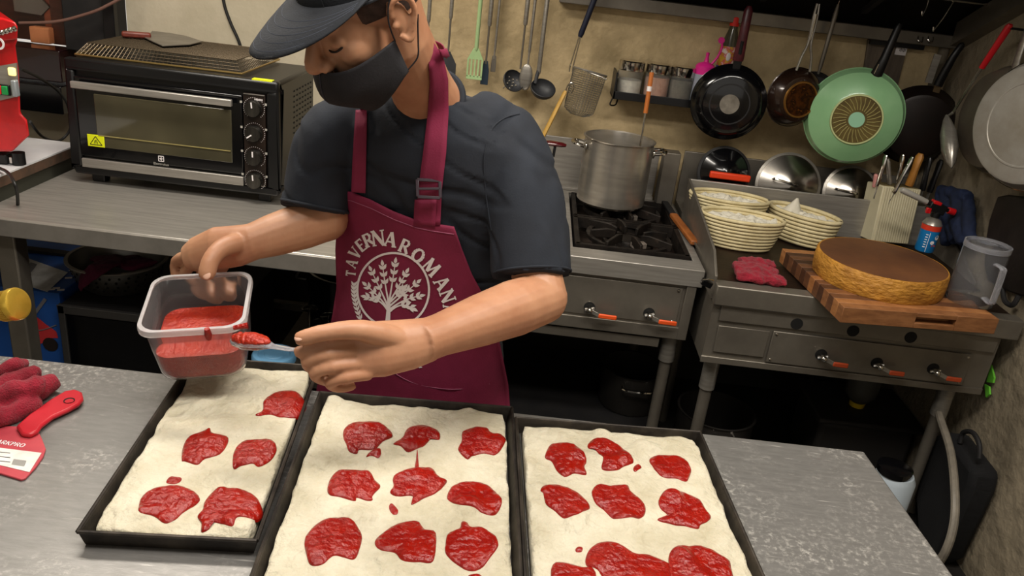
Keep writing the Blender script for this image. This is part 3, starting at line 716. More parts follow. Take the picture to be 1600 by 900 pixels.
# ---- things under the oven table
BLUE = mat('blue_card', '#1c56a8', .6, 0, '#174a96', 5)
cb = thing('cardboard_box', 'blue printed cardboard box with red vacuum picture under the table', 'box', (-1.6, 2.6, 0))
yb = 2.4; zt_ = P(60, 455, y=yb).z; xr = P(93, 470, y=yb).x
MB().boxp((xr-.55, yb, .01), (xr, yb+.5, zt_)).build('carton', BLUE, cb, bevel=.003)
MB().boxp((xr-.55, yb+.30, zt_+.001), (xr+.02, yb+.335, zt_+.012)).build('flap_gap', DARK, cb)
e = zt_+.0025
MB().prism([P(u, v, z=e) for u, v in ((29,416),(44,404),(106,426),(74,456),(31,443))], (0, 0, .001)).build('shipping_label', mat('label_grey', '#e0dfde', .6, 0, '#bcbbba', 18), cb)
MB().prism([P(u, v, z=e+.002) for u, v in ((31,430),(48,410),(58,413),(40,437))], (0, 0, .0005)).build('label_block', mat('grey_print2', '#77767a', .7), cb)
mb = MB()
for u, v in ((80, 452), (88, 450), (95, 453), (107, 434), (113, 422)): 
    p = P(u, v, z=e); mb.box(p, (.022, .012, .001), rz(25))
mb.build('top_print', PRINT, cb)
yy = yb-.001
def flat(px, m_, name, d=.001): return MB().prism([P(u, v, y=yy) for u, v in px], (0, -d, 0)).build(name, m_, cb)
flat([(45,540),(43,500),(52,492),(60,497),(72,507),(88,518),(91,528),(78,528),(68,535),(58,540)], mat('print_red', '#d0363b', .5), 'vacuum_print')
flat([(46,505),(52,496),(58,500),(60,512),(50,530),(45,528)], mat('print_dark', '#241c1c', .5), 'vacuum_shade', .002)
c = P(79, 538, y=yy); MB().cyl(c, c+V((0, -.002, 0)), .026, seg=24).build('vacuum_wheel', mat('print_dark', '#241c1c', .5), cb)
mb = MB().bar(P(44, 504, y=yy-.002), P(71, 467, y=yy-.002), .011, .001, up=(0, 1, 0)); mb.build('vacuum_pipe', mat('grey_print2', '#77767a', .7), cb)
mb = MB().tube(spline([P(41, 505, y=yy-.002), P(48, 512, y=yy-.002), P(64, 516, y=yy-.002), P(88, 508, y=yy-.002)]), .002, 6); mb.build('vacuum_hose', mat('grey_print2', '#77767a', .7), cb)
bf = thing('mini_fridge', 'low black cabinet with grey trim under the oven table', 'cabinet', (-1.0, 2.6, 0))
fx0 = P(90, 475, y=2.36).x; fz = P(150, 483, y=2.36).z
MB().boxp((fx0, 2.365, .01), (fx0+.55, 2.9, fz-.002)).build('body', BLKM, bf, bevel=.004)
mb = MB().boxp((fx0, 2.355, fz-.03), (fx0+.55, 2.37, fz)).boxp((fx0, 2.355, .01), (fx0+.022, 2.37, fz)).boxp((fx0+.528, 2.355, .01), (fx0+.55, 2.37, fz))
mb.build('trim', mat('grey_trim', '#4d4b49', .4, .5), bf, bevel=.002)
MB().boxp((fx0+.026, 2.358, .03), (fx0+.524, 2.366, fz-.034)).build('door', BLKG, bf)
co = thing('colander', 'perforated steel colander with purple cloth on the black cabinet', 'colander', (-1.2, 2.62, fz))
cc = P(188, 452, y=2.56); cc = V((cc.x, cc.y, fz+.002)); mb = MB()
PERF = mat('perf_steel', '#8d8a84', .35, .9)
prof = [(.10, 0), (.125, .02), (.14, .05), (.152, .085), (.156, .105)]
mb.lathe(cc, (0, 0, 1), [(0, 0)]+prof+[(r-.003, h) for r, h in prof[::-1]]+[(0, .003)], 48); mb.build('bowl', PERF, co)
MB().lathe(cc, (0, 0, 1), [(.154, .102), (.166, .104), (.166, .108), (.154, .108)], 48, True).build('rim', STEEL, co)
mb = MB()
for r, h, n in ((.1475, .068, 30), (.142, .05, 28), (.135, .035, 26), (.151, .085, 32)):
    for k in range(n):
        t = 2*pi*(k+(h > .05)*.5)/n; d = V((cos(t), sin(t), -.35)); mb.cyl(cc+V((r*cos(t), r*sin(t), h)), cc+V((r*cos(t), r*sin(t), h))+d*.0022, .0045, seg=8)
mb.build('holes', DARK, co)
PUR = mat('purple_cloth', '#5c0f33', .9, 0, '#4a0b28', 20, bump=.3, bscale=200)
mb = MB(); mb.tube(spline([cc+V((-.06, .02, .09)), cc+V((0, -.05, .112)), cc+V((.01, -.145, .122)), cc+V((-.03, -.167, .085)), cc+V((-.045, -.172, .05))], 5), [(.05, .01)]*12+[(.045, .008)]*5+[(.025, .006)]*3+[(.008, .004)], 12, up=(0, 0, 1))
mb.tube(spline([cc+V((.0, .02, .09)), cc+V((.07, -.03, .105)), cc+V((.12, -.06, .11))], 5), [(.06, .012)]*11, 12, up=(0, 0, 1))
link(lumpy(mb, .005, 3, .004, 40, 5), 'purple_cloth', PUR, None, 'purple cloth hanging over the colander rim', 'cloth', angle=0)
# blue lidded tub, dark boxes deeper under the table
tc_ = P(428, 552, y=2.2)
BT = mat('blue_lid', '#6d9fc4', .35, 0, '#5f92b8', 10, trans=.2)
tu = thing('plastic_tub', 'round light blue lidded tub behind the left tray', 'tub', (tc_.x, tc_.y, tc_.z-.1))
MB().lathe((tc_.x, tc_.y, tc_.z-.1), (0, 0, 1), [(0, 0), (.055, 0), (.06, .085), (0, .085)], 36).build('tub_body', mat('blue_tub', '#2c566e', .3, 0, trans=.3), tu)
MB().lathe((tc_.x, tc_.y, tc_.z-.1), (0, 0, 1), [(.06, .078), (.068, .079), (.068, .094), (.064, .1), (.05, .1), (.047, .0965), (.03, .0965), (.028, .098), (0, .098)], 40).build('lid', BT, tu)
kz = tc_.z-.1
cr = thing('storage_crate', 'black crate on the floor under the blue tub', 'crate', (tc_.x, tc_.y, 0))
MB().boxp((tc_.x-.1, tc_.y-.05, .005), (tc_.x+.08, tc_.y+.12, kz-.02)).build('crate_body', BLKM, cr, bevel=.005)
MB().boxp((tc_.x-.11, tc_.y-.06, kz-.02), (tc_.x+.09, tc_.y+.13, kz-.001)).build('crate_rim', BLK, cr, bevel=.004)
pk = thing('black_stock_pot', 'big black pot in the shadow under the oven table', 'pot', (-.62, 2.75, 0))
MB().lathe((-.6, 2.79, .31), (0, 0, 1), [(0, 0), (.16, 0), (.17, .02), (.17, .25), (.175, .255), (.165, .255), (.162, .01), (0, .01)], 40).build('pot_wall', BLKG, pk)
for s in (-1, 1): MB().tube(spline([(-.6+s*.17, 2.75, .51), (-.6+s*.21, 2.76, .51), (-.6+s*.21, 2.82, .51), (-.6+s*.17, 2.83, .51)], 4), .007, 8).build('handle', BLK, pk)
MB().boxp((-.82, 2.38, .27), (-.42, 2.98, .308)).build('lower_shelf', STEELD, bt)
for i, (u, v) in enumerate(((484, 470), (514, 482), (500, 492))):
    c = P(u, v, y=(2.46, 2.46, 2.53)[i]); t = thing('wine_glass', ('leftmost', 'rightmost', 'rearmost')[i]+' upturned glass in the dark cluster beside the apron', 'glass', (c.x, c.y, .31), 'glasses under the oven table')
    zz = .31
    MB().lathe((c.x, c.y, zz), (0, 0, 1), [(.024, 0), (.03, .03), (.031, .055), (.022, .08), (.004, .09), (.0035, .09+max(.04, c.z-.43))], 20).build('bowl', mat('clear_glass', '#ffffff', .02, 0, trans=1, ior=1.45), t, solid=.0012)
    h = .09+max(.04, c.z-.43)
    MB().lathe((c.x, c.y, zz), (0, 0, 1), [(.004, h-.001), (.028, h), (.028, h+.002), (0, h+.003)], 20).build('foot', mat('clear_glass', '#ffffff', .02, 0, trans=1, ior=1.45), t)
# ================================================================== stove
sv = thing('gas_stove', 'stainless two burner gas stove with orange valve levers', 'stove', (.36, 2.8, 0))
sx0, sx1, sy0, sy1 = -.32, .612, 2.42, 3.2
mb = MB().boxp((sx0, sy0, .79), (sx1, 2.505, .85)).boxp((sx0, 3.16, .79), (sx1, sy1, .85)).boxp((sx0, 2.505, .79), (.185, 3.16, .85)).boxp((.585, 2.505, .79), (sx1, 3.16, .85))
mb.build('top_frame', STEELH, sv, bevel=.003)
MB().boxp((.185, 2.505, .79), (.585, 3.16, .80)).build('drip_tray', mat('burnt_steel', '#1b1613', .5, .5, '#382c25', 12, 6, bump=.3), sv)
MB().boxp((sx0+.01, sy0+.015, .60), (sx1-.02, sy1, .79)).build('body', STEELD, sv)
yS = sy0+.014
MB().boxp((sx0+.03, yS-.004, .645), (.555, yS, .778)).build('front_panel', STEELD, sv, bevel=.002)
MB().boxp((sx0, sy0+.005, .595), (sx1-.015, yS, .638)).build('lower_rail', STEELD, sv, bevel=.002)
MB().boxp((.565, sy0+.004, .595), (sx1-.015, yS+.02, .79)).build('corner_post', STEELD, sv, bevel=.002)
for zz in (.655, .768): 
    MB().lathe((.542, yS-.004, zz), (0, -1, 0), [(0, .004), (.004, .003), (.006, 0), (0, 0)], 12).build('screw', CHROME, sv)
def valve(parent, c, m_=ORANGE, L_=.075):
    v = thing('valve', None, None, c); v.parent = parent; v.location = V(c)-V(parent.location)
    MB().lathe(c, (0, -1, 0), [(0, .001), (.019, .001), (.019, 0), (0, 0)], 20).build('hole', DARK, v)
    MB().cyl(c, c+V((0, -.03, 0)), .008, seg=12).sph(c+V((0, -.03, 0)), .010, 10, 6).cyl(c+V((-.014, -.012, -.006)), c+V((.016, -.014, .003)), .006, seg=8).build('valve_stem', CHROME, v)
    MB().bar(c+V((.006, -.03, -.001)), c+V((.034, -.033, -.012)), .004, .013).build('lever_neck', STEEL, v, bevel=.001)
    MB().bar(c+V((.030, -.034, -.012)), c+V((.030+L_*.8, -.034, -.013)), .008, .016).build('lever_grip', m_, v, bevel=.0035)
for u, v in ((921, 480), (1014, 489)): valve(sv, P(u, v, y=yS-.004))
for x, y in ((sx0+.05, sy0+.06), (sx1-.055, sy0+.06), (sx0+.05, sy1-.06), (sx1-.055, sy1-.06)):
    lg = MB().cyl((x, y, 0), (x, y, .5), .02).build('leg', STEELD, sv)
    MB().cyl((x, y, .49), (x, y, .60), .027).build('sleeve', STEEL, lg)
MB().boxp((sx0, 2.45, .13), (sx1-.03, 3.15, .15)).build('lower_shelf', BLKM, sv)
MB().boxp((sx0-.05, 2.435, .555), (sx1-.1, 2.45, .587)).build('gas_rail', STEELD, sv)
MB().boxp((-.32, 3.215, .85), (.53, 3.225, 1.06)).boxp((-.32, 3.19, .85), (.53, 3.225, .862)).build('backsplash', STEELH, sv, bevel=.002)
MB().boxp((.535, 3.13, .85), (.60, 3.2, 1.065)).build('flue_post', STEELD, sv, bevel=.003)
for i, yy in enumerate((2.675, 2.99)):
    cx = .385
    bn = thing('burner', None, None, (cx, yy, .80)); bn.parent = sv; bn.location = V((cx, yy, .8))-V(sv.location)
    MB().lathe((cx, yy, .80), (0, 0, 1), [(0, .045), (.045, .045), (.05, .035), (.05, 0), (0, 0)], 28).lathe((cx, yy, .80), (0, 0, 1), [(.075, .038), (.09, .038), (.09, 0), (.075, 0)], 28, True).build('burner_head', IRON, bn)
    for k in range(8):
        t = 2*pi*k/8+.25; d = V((cos(t), sin(t), 0)); c = V((cx, yy, 0))
        ln = .165 if k % 2 else .14
        MB().prism([c+d*.05+V((0, 0, .845)), c+d*.05+V((0, 0, .872)), c+d*.08+V((0, 0, .878)), c+d*ln+V((0, 0, .872)), c+d*ln+V((0, 0, .845))], d.cross(V((0, 0, 1)))*.011).build('grate_bar', IRON, bn, bevel=.002)
    MB().lathe((cx, yy, .842), (0, 0, 1), [(.135, 0), (.15, 0), (.15, .012), (.135, .012)], 32, True).build('grate_ring', IRON, bn)
    for s in (-1, 1):
        MB().boxp((cx+s*.185-.008, yy-.15, .8), (cx+s*.185+.008, yy+.15, .858)).build('grate_side', IRON, bn)
        MB().boxp((cx-.19, yy+s*.146-.007, .82), (cx+.19, yy+s*.146+.007, .858)).build('grate_cross', IRON, bn)
    MB().cyl((cx-.02, yy-.04, .81), (cx-.02, 2.5, .81), .012, seg=10).build('gas_pipe', mat('scale_pipe', '#6e625a', .6, .5, '#8d847b', 30), bn)
    MB().box((cx+.03, yy-.06, .845), (.05, .03, .02), rz(20)).build('burner_jet', mat('scale_pipe', '#6e625a', .6, .5, '#8d847b', 30), bn, bevel=.003)
# stock pot on the rear burner
po = thing('stock_pot', 'tall brushed steel stock pot on the rear burner', 'pot', (.335, 2.99, .879))
o = (.335, 2.99, .879); Rp = .13; Hp = .25
MB().lathe(o, (0, 0, 1), [(0, 0), (Rp-.01, 0), (Rp, .01), (Rp, Hp-.004), (Rp+.005, Hp-.003), (Rp+.006, Hp), (Rp-.001, Hp+.001), (Rp-.003, Hp-.006), (Rp-.003, .012), (0, .008)], 56).build('pot_wall', mat('pot_steel', '#b8b2a8', .27, .8, '#a09a90', 5, 5, stretch=(1, 1, 10)), po)
for s in (-1, 1):
    b_ = V((o[0]+s*Rp, o[1]-.02, o[2]+Hp-.035))
    hd_ = MB().tube(spline([b_+V((0, -.035, 0)), b_+V((s*.032, -.034, .006)), b_+V((s*.045, 0, .008)), b_+V((s*.032, .034, .006)), b_+V((0, .035, 0))], 5), .0065, 10).build('handle', CHROME, po)
    for q in (-.035, .035): MB().sph(b_+V((-s*.004, q, 0)), (.006, .012, .016), 10, 6).build('rivet_plate', CHROME, hd_)
MB().lathe(o, (0, 0, 1), [(0, .15), (Rp-.004, .15)], 40).build('broth', mat('broth', '#3d2c1c', .15), po)
th = thing('thermometer', 'thin probe thermometer with orange scale standing in the stock pot', 'thermometer', (.4, 3.0, 1.0))
a, b_ = P(1004, 205, y=3.02), P(1019, 110, y=3.05)
MB().tube([a-(b_-a)*.6, b_], .004, 10).build('glass_tube', CHROME, th)
MB().tube([a.lerp(b_, .3), a.lerp(b_, .97)], .0085, 10).build('orange_scale', mat('orange_scale', '#b0642a', .4), th)
MB().tube([a.lerp(b_, .66), a.lerp(b_, .74)], .009, 10).build('white_band', PRINT, th)
# turner lying along the stove edge
tn = thing('turner', 'turner with wooden handle lying on the stove edge beside the griddle', 'turner', (.6, 2.75, .852))
a, b_ = P(1052, 336, z=.866), P(1086, 380, z=.866)
MB().bar(a, b_, .03, .018).build('handle', mat('wood_orange', '#9a5a28', .5, 0, '#7d451d', 14, stretch=(1, 1, 1)), tn, bevel=.005)
c = P(1036, 312, z=.864); MB().bar(c, a, .026, .012).build('handle_grip', BLKM, tn, bevel=.003)
c = P(1100, 402, z=.860); MB().bar(b_, c, .006, .006).build('shank', STEELD, tn)
# saucepan behind the man
sp = thing('saucepan', 'saucepan with dark red handle behind the shoulder', 'pan', (-.1, 2.98, .85))
a = P(872, 226, y=2.9); ce = V((a.x-.27, 2.95, .851))
MB().lathe(ce, (0, 0, 1), [(0, 0), (.11, 0), (.12, .01), (.13, a.z-.85-.01), (.134, a.z-.85), (.126, a.z-.85), (.117, .012), (0, .01)], 40).build('pan_wall', BLKG, sp)
MB().bar(V((ce.x+.12, ce.y, a.z-.02)), V((a.x-.05, a.y+.02, a.z-.012)), .02, .012).build('handle_neck', BLK, sp)
MB().tube([V((a.x-.06, a.y+.02, a.z-.005)), V((a.x-.03, a.y+.01, a.z)), V((a.x+.015, a.y, a.z+.001)), V((a.x+.03, a.y, a.z))], [(.012, .008), (.02, .01), (.018, .009), (.008, .005)], 14).build('handle', mat('maroon_handle', '#4a0d12', .2, coat=.4), sp)
MB().bar(a+V((-.01, 0, -.008)), a+V((-.012, 0, -.045)), .01, .014, up=(0, 1, 0)).build('hanger_tab', BLK, sp)

# ================================================================== griddle
gr = thing('gas_griddle', 'stainless gas griddle with three valve levers and front holes', 'griddle', (1.1, 2.65, 0))
gx0, gx1, gy = .625, 1.565, 2.29
RUST = mat('griddle_plate', '#3a2a1f', .45, .6, '#241a14', 8, 7, col3='#5d4028', bump=.15)
MB().boxp((gx0, gy+.05, .835), (gx1, 3.0, .85)).build('plate', RUST, gr)
MB().boxp((gx0, gy, .79), (gx1+.01, gy+.055, .856)).build('front_trough', STEELD, gr, bevel=.004)
MB().boxp((gx0, 2.99, .80), (gx1, 3.002, 1.005)).build('back_panel', STEELH, gr, bevel=.002)
MB().prism([(gx0-.006, 3.0, .80), (gx0-.006, gy+.03, .80), (gx0-.006, gy+.03, .875), (gx0-.006, gy+.12, .93), (gx0-.006, 3.0, 1.005)], (.008, 0, 0)).build('side_panel', STEELD, gr, bevel=.001)
MB().prism([(gx1, 3.0, .80), (gx1, gy+.3, .80), (gx1, gy+.3, .86), (gx1, 3.0, 1.0)], (.008, 0, 0)).build('side_panel', STEELD, gr, bevel=.001)
MB().boxp((gx0+.005, gy+.02, .585), (gx1-.03, 2.97, .80)).build('body', STEELD, gr)
yg = gy+.018
MB().boxp((gx0+.03, yg-.006, .735), (gx1-.04, yg, .788)).build('air_panel', STEELD, gr, bevel=.002)
for u, v in ((1245, 506), (1333, 517), (1423, 527)):
    c = P(u, v, y=yg-.006); MB().lathe(c, (0, -1, 0), [(0, .0015), (.019, .0015), (.019, 0), (0, 0)], 24).build('air_hole', DARK, gr)
pA = P(1208, 520, y=yg-.006); pB = P(1497, 610, y=yg-.006)
MB().boxp((pA.x, yg-.008, .612), (pB.x+.005, yg, .722)).build('valve_panel', STEELD, gr, bevel=.002)
MB().boxp((gx0+.035, yg-.005, .625), (pA.x-.01, yg, .718)).build('blank_panel', STEELD, gr, bevel=.002)
MB().boxp((gx0+.002, yg-.004, .583), (gx1-.03, yg+.003, .606)).build('bottom_rail', STEELD, gr, bevel=.002)
for x in (pA.x+.012, pB.x-.008):
    for zz in (.622, .712): MB().lathe((x, yg-.008, zz), (0, -1, 0), [(0, .003), (.004, .002), (.005, 0), (0, 0)], 12).build('screw', CHROME, gr)
OR2 = mat('orange_dull', '#b04420', .5)
for u, v in ((1283, 554), (1370, 567), (1458, 576)): valve(gr, P(u, v, y=yg-.008), OR2, .06)
for x, y in ((gx0+.06, gy+.08), (gx1-.1, gy+.08), (gx0+.06, 2.9), (gx1-.1, 2.9)):
    lg = MB().cyl((x, y, 0), (x, y, .47), .02).build('leg', STEELD, gr)
    MB().cyl((x, y, .46), (x, y, .585), .026).build('sleeve', STEEL, lg)
MB().boxp((gx0, 3.02, .80), (gx1, 3.2, .862)).build('rear_ledge', STEELD, gr)
MB().boxp((gx0, 3.2, .80), (gx1, 3.212, 1.065)).build('backsplash', STEELD, gr, bevel=.002)
c = P(1103, 440, y=gy-.002)
cl = thing('bulldog_clip', 'small black metal clip at the griddle corner beside the stove', 'clip', c)
MB().box(c+V((.0, -.012, 0)), (.035, .02, .02), ry(20)).build('clip_body', BLKG, cl, bevel=.003)
MB().tube([c+V((-.014, -.02, .012)), c+V((.0, -.03, .02)), c+V((.016, -.02, .014))], .002, 8).build('clip_wire', CHROME, cl)

# lids standing behind the griddle panel
def lid(name, lb, u, v, R_, y, m_, mr):
    c = P(u, v, y=y); t = thing(name, lb, 'pot lid', c)
    c = V(c); d = V((0, -.96, .28)).normalized()
    MB().lathe(c, d, [(0, .045), (.02, .042), (R_*.55, .024), (R_*.88, .006), (R_, .0), (R_+.002, -.006), (R_-.004, -.006), (R_*.86, .002), (0, .036)], 48).build('dome', m_, t)
    MB().lathe(c, d, [(R_-.006, .006), (R_+.004, .001), (R_+.004, -.007), (R_-.006, -.006)], 48, True).build('rim', mr, t)
    return t, c, d
LIDM = mat('lid_steel', '#938e86', .22, 1)
t, c, d = lid('pot_lid', 'black lid with orange grip bar behind the griddle', 1131, 270, .1, 3.1, BLKG, BLKM)
a, b_ = P(1109, 272, y=3.04), P(1172, 280, y=3.04)
MB().bar(a, b_, .02, .026).build('grip_bar', mat('orange_silicone', '#d83c14', .5), t, bevel=.005)
t, c, d = lid('pot_lid', 'larger conical steel lid behind the griddle, left of the other steel lid', 1231, 290, .125, 3.1, LIDM, STEEL)
MB().tube(spline([P(1208, 279, y=3.06), P(1212, 280, y=3.03), P(1240, 288, y=3.03), P(1246, 290, y=3.06)], 4), .005, 8).build('grip', CHROME, t)
t, c, d = lid('pot_lid', 'smaller conical steel lid behind the knife block', 1328, 302, .105, 3.1, LIDM, STEEL)
MB().tube(spline([P(1305, 295, y=3.06), P(1309, 296, y=3.03), P(1334, 302, y=3.03), P(1339, 303, y=3.06)], 4), .005, 8).build('grip', CHROME, t)

# proofing baskets
CANE = mat('cane', '#cfc29a', .7, 0, '#bfb085', 30, 4, bump=.3, bscale=200)
LINEN = mat('linen', '#d2cdbe', .85, 0, '#c2bcab', 18, bump=.3, bscale=120)
def banneton(c, a, b, h, ang, n, lb, seed, tilt=0):
    c = V(c); t = thing('proofing_basket', lb, 'basket', c, 'cane proofing baskets')
    M = rz(ang) @ rx(tilt)
    def ring(k, ins=0):
        s = .78+.22*(k/(n-1))**.8; z = h*k/(n-1)
        return [c+M @ V((cos(2*pi*i/40)*(a*s-ins), sin(2*pi*i/40)*(b*s-ins), z+.0085)) for i in range(40)]
    r_ = h/(n-1)*.56
    for k in range(n):
        rg = ring(k); MB().tube(rg+[rg[0], rg[1]], r_, 6, False).build('coil', CANE, t, angle=0)
    mb = MB(); rg = ring(0, .002); mb.prism(rg, (0, 0, .006)); mb.build('base', CANE, t)
    mb = MB()
    def f(i, j):
        s = j; w_ = 2*pi*i
        rr = .96*s; p = V((cos(w_)*a*rr, sin(w_)*b*rr, h*(.86+.2*(1-s)+.08*max(0, s-.6)/.4)))
        p.z += .014*noise.noise(V((cos(w_)*s*4, sin(w_)*s*4, seed)))+.012*noise.noise(V((cos(w_)*s*9, sin(w_)*s*9, seed+4)))
        return c+M @ p
    mb.grid(f, 60, 16); mb.build('linen_liner', LINEN, t, angle=0)
    return t, M, c
bk = P(1155, 372, z=.86); bk2 = P(1160, 398, z=.852)
banneton((bk2.x-.0, bk2.y+.1, .851), .145, .085, .1, -4, 9, 'front cane basket of the left pair with white liner', 1)
banneton((bk2.x-.015, bk2.y+.275, .875), .145, .08, .095, -4, 9, 'rear cane basket of the left pair with white liner', 2, 0)
b3 = P(1262, 395, z=.852)
t3_, M3, c3 = banneton((b3.x+.0, b3.y+.13, .853), .135, .075, .1, -42, 8, 'cane basket with peaked liner beside the cutting board', 3, 0)
MB().lathe(c3+V((-.03, .04, .1)), (.1, 0, 1), [(.05, -.03), (.035, 0), (.018, .025), (.004, .05)], 12).build('liner_peak', LINEN, t3_)
bx2 = thing('lid_stack_tray', 'low steel pan under the rear basket on the griddle', 'pan', (bk2.x, bk2.y+.25, .85))
MB().boxp((bk2.x-.12, bk2.y+.2, .851), (bk2.x+.1, bk2.y+.31, .872)).build('pan_body', STEELD, bx2, bevel=.004)

mb = MB()
for (u0, v0), (u1, v1), r in (((1146, 418), (1214, 426), .019), ((1150, 430), (1196, 437), .017), ((1190, 436), (1228, 443), .014), ((1156, 409), (1210, 414), .016), ((1150, 422), (1212, 432), .02)):
    a = P(u0, v0, z=.868); b_ = P(u1, v1, z=.868); mb.tube([a, a.lerp(b_, .5)+V((0, 0, .004)), b_], [(r*1.7, r*.8), (r*2, r), (r*1.5, r*.7)], 14, up=(0, 0, 1))
link(lumpy(mb, .004, 2, .008, 45, 2), 'dish_cloth', TERRY, None, 'crimson cloth lying at the front of the griddle', 'cloth', angle=0)

# cutting board of glued strips
bd = thing('cutting_board', 'thick striped wooden cutting board overhanging the griddle', 'cutting board', (1.15, 2.4, .857))
zb_, zt2 = .8575, .9055
FL = P(1319, 480, z=zt2); LL = P(1199, 386, z=zt2); FRr = P(1562, 499, z=zt2)
u_ = (FRr-FL); W_ = u_.length; u_.normalize(); n_ = (LL-FL); n_ -= u_*n_.dot(u_); D_ = n_.length; n_.normalize()
WM = [mat('wood_strip_a', '#6b452c', .5, 0, '#523320', 10, 6, stretch=(2, 2, 8)), mat('wood_strip_b', '#8a5c38', .5, 0, '#6f4628', 10, 6, stretch=(2, 2, 8)), mat('wood_strip_c', '#4d2f1e', .5, 0, '#3a2316', 10, 6, stretch=(2, 2, 8)), mat('wood_strip_d', '#a06d42', .5, 0, '#87562f', 10, 6, stretch=(2, 2, 8))]
n = 14; rnd = random.Random(4); prev = -1
for k in range(n):
    a = FL+n_*(D_*k/n); w2 = D_/n-.0006
    i = rnd.choice([j for j in range(4) if j != prev]); prev = i
    dz = V((0, 0, zb_-zt2+rnd.uniform(-.0004, .0004)))
    if k == 0:
        s0, s1 = .47, .73
        for q0_, q1_ in ((0, s0), (s1, 1)):
            MB().prism([a+u_*W_*q0_, a+u_*W_*q1_, a+u_*W_*q1_+n_*w2, a+u_*W_*q0_+n_*w2], dz).build('strip', WM[1], bd, bevel=.0015)
        MB().prism([a+u_*W_*s0, a+u_*W_*s1, a+u_*W_*s1+n_*w2, a+u_*W_*s0+n_*w2], V((0, 0, -.014))).build('strip', WM[1], bd, bevel=.0015)
        z3 = V((0, 0, -.032)); MB().prism([p+z3 for p in (a+u_*W_*s0, a+u_*W_*s1, a+u_*W_*s1+n_*w2, a+u_*W_*s0+n_*w2)], V((0, 0, -.016))).build('strip', WM[1], bd, bevel=.0015)
    else:
        MB().prism([a, a+u_*W_, a+u_*W_+n_*w2, a+n_*w2], dz).build('strip', WM[i], bd, bevel=.0015)
# round chopping block on it
BLOCK = mat('block_side', '#b9832f', .6, 0, '#7d4f16', 14, 9, .35, .75, col3='#d6a756', stretch=(1, 1, 2), bump=.8, bscale=45, bdist=.01)
BTOP = mat('block_top', '#4a2c1b', .6, 0, '#6d4526', 5, 7, .3, .75, col3='#2f1b11', bump=.2)
zc = zt2+.0005
cc = P(1379, 404, z=zc+.072)
ck = thing('chopping_block', 'round thick yellow wood chopping block on the cutting board', 'chopping block', (cc.x, cc.y, zc))
Rb = .194
mb = MB(); seg = 72; pf = [(Rb*.985, 0), (Rb, .006), (Rb*1.01, .036), (Rb*1.0, .067), (Rb*.985, .072)]
for r, h in pf:
    for k in range(seg):
        t = 2*pi*k/seg; q = 1+.014*noise.noise(V((cos(t)*2, sin(t)*2, h*20)))+.008*noise.noise(V((cos(t)*9, sin(t)*9, h*40))); mb.v.append(V((cc.x+r*q*cos(t), cc.y+r*q*sin(t), zc+h)))
for i in range(len(pf)-1):
    for k in range(seg): k2 = (k+1) % seg; mb.f.append([i*seg+k, i*seg+k2, (i+1)*seg+k2, (i+1)*seg+k])
mb.f.append(list(range(seg))); mb.f.append([(len(pf)-1)*seg+k for k in range(seg)])
mb.build('block', BLOCK, ck)
MB().lathe((cc.x, cc.y, zc+.0722), (0, 0, 1), [(0, .0008), (Rb*.95, .0008), (Rb*.965, 0)], 72).build('worn_top', BTOP, ck)

# plastic jug, upside down
CLEAR = mat('clear_plastic', '#eef0f4', .1, 0, trans=.97, ior=1.1)
CLEAR2 = mat('clear_plastic_solid', '#dcdde4', .15, 0, trans=.85, ior=1.2)
jc = P(1508, 470, z=zt2)+V((.012, .006, 0)); jz = zt2+.0005
jg = thing('plastic_jug', 'clear plastic measuring jug upside down on the cutting board corner', 'jug', (jc.x, jc.y, jz))
MB().lathe((jc.x, jc.y, jz), (0, 0, 1), [(.066, 0), (.064, .02), (.062, .16), (.06, .172), (.052, .178), (0, .178)], 44).build('jug_wall', CLEAR, jg, solid=.002)
MB().lathe((jc.x, jc.y, jz), (0, 0, 1), [(.06, .168), (.0645, .168), (.0645, .184), (.06, .184)], 44, True).build('base_ring', CLEAR2, jg)
jd = V((.1, -.99, 0)).normalized(); b0 = V((jc.x, jc.y, jz))
MB().tube(spline([b0+jd*.062+V((0, 0, .035)), b0+jd*.094+V((0, 0, .032)), b0+jd*.1+V((0, 0, .05)), b0+jd*.098+V((0, 0, .125)), b0+jd*.092+V((0, 0, .14)), b0+jd*.061+V((0, 0, .14))], 5), [(.011, .005)]*26, 10).build('handle', CLEAR2, jg)

# knife block with knives
KB = mat('cream_plastic', '#c8c0a2', .5, 0, '#bdb496', 8)
kc = P(1392, 392, z=.852); kbz = .8505
kb = thing('knife_block', 'cream ribbed knife block full of knives behind the chopping block', 'knife block', (kc.x, kc.y+.1, kbz))
Mk = rz(6) @ rx(-7)
kw, kd, kh = .15, .12, .21
org = V((kc.x, kc.y+.1, kbz+.012))
def K(x, y, z): return org + Mk @ V((x, y, z))
MB().box(K(0, 0, kh/2), (kw, kd, kh), Mk).build('block_body', KB, kb, bevel=.004)
for k in range(15):
    x = -kw/2+.012+k*(kw-.02)/14; MB().box(K(x, -kd/2-.001, kh/2), (.006, .006, kh-.006), Mk).build('rib', KB, kb, bevel=.0015)
MB().box(K(0, 0, kh+.001), (kw-.02, kd-.02, .003), Mk).build('bristle_top', mat('khaki', '#7a6a40', .9, 0, '#5d5030', 60), kb)
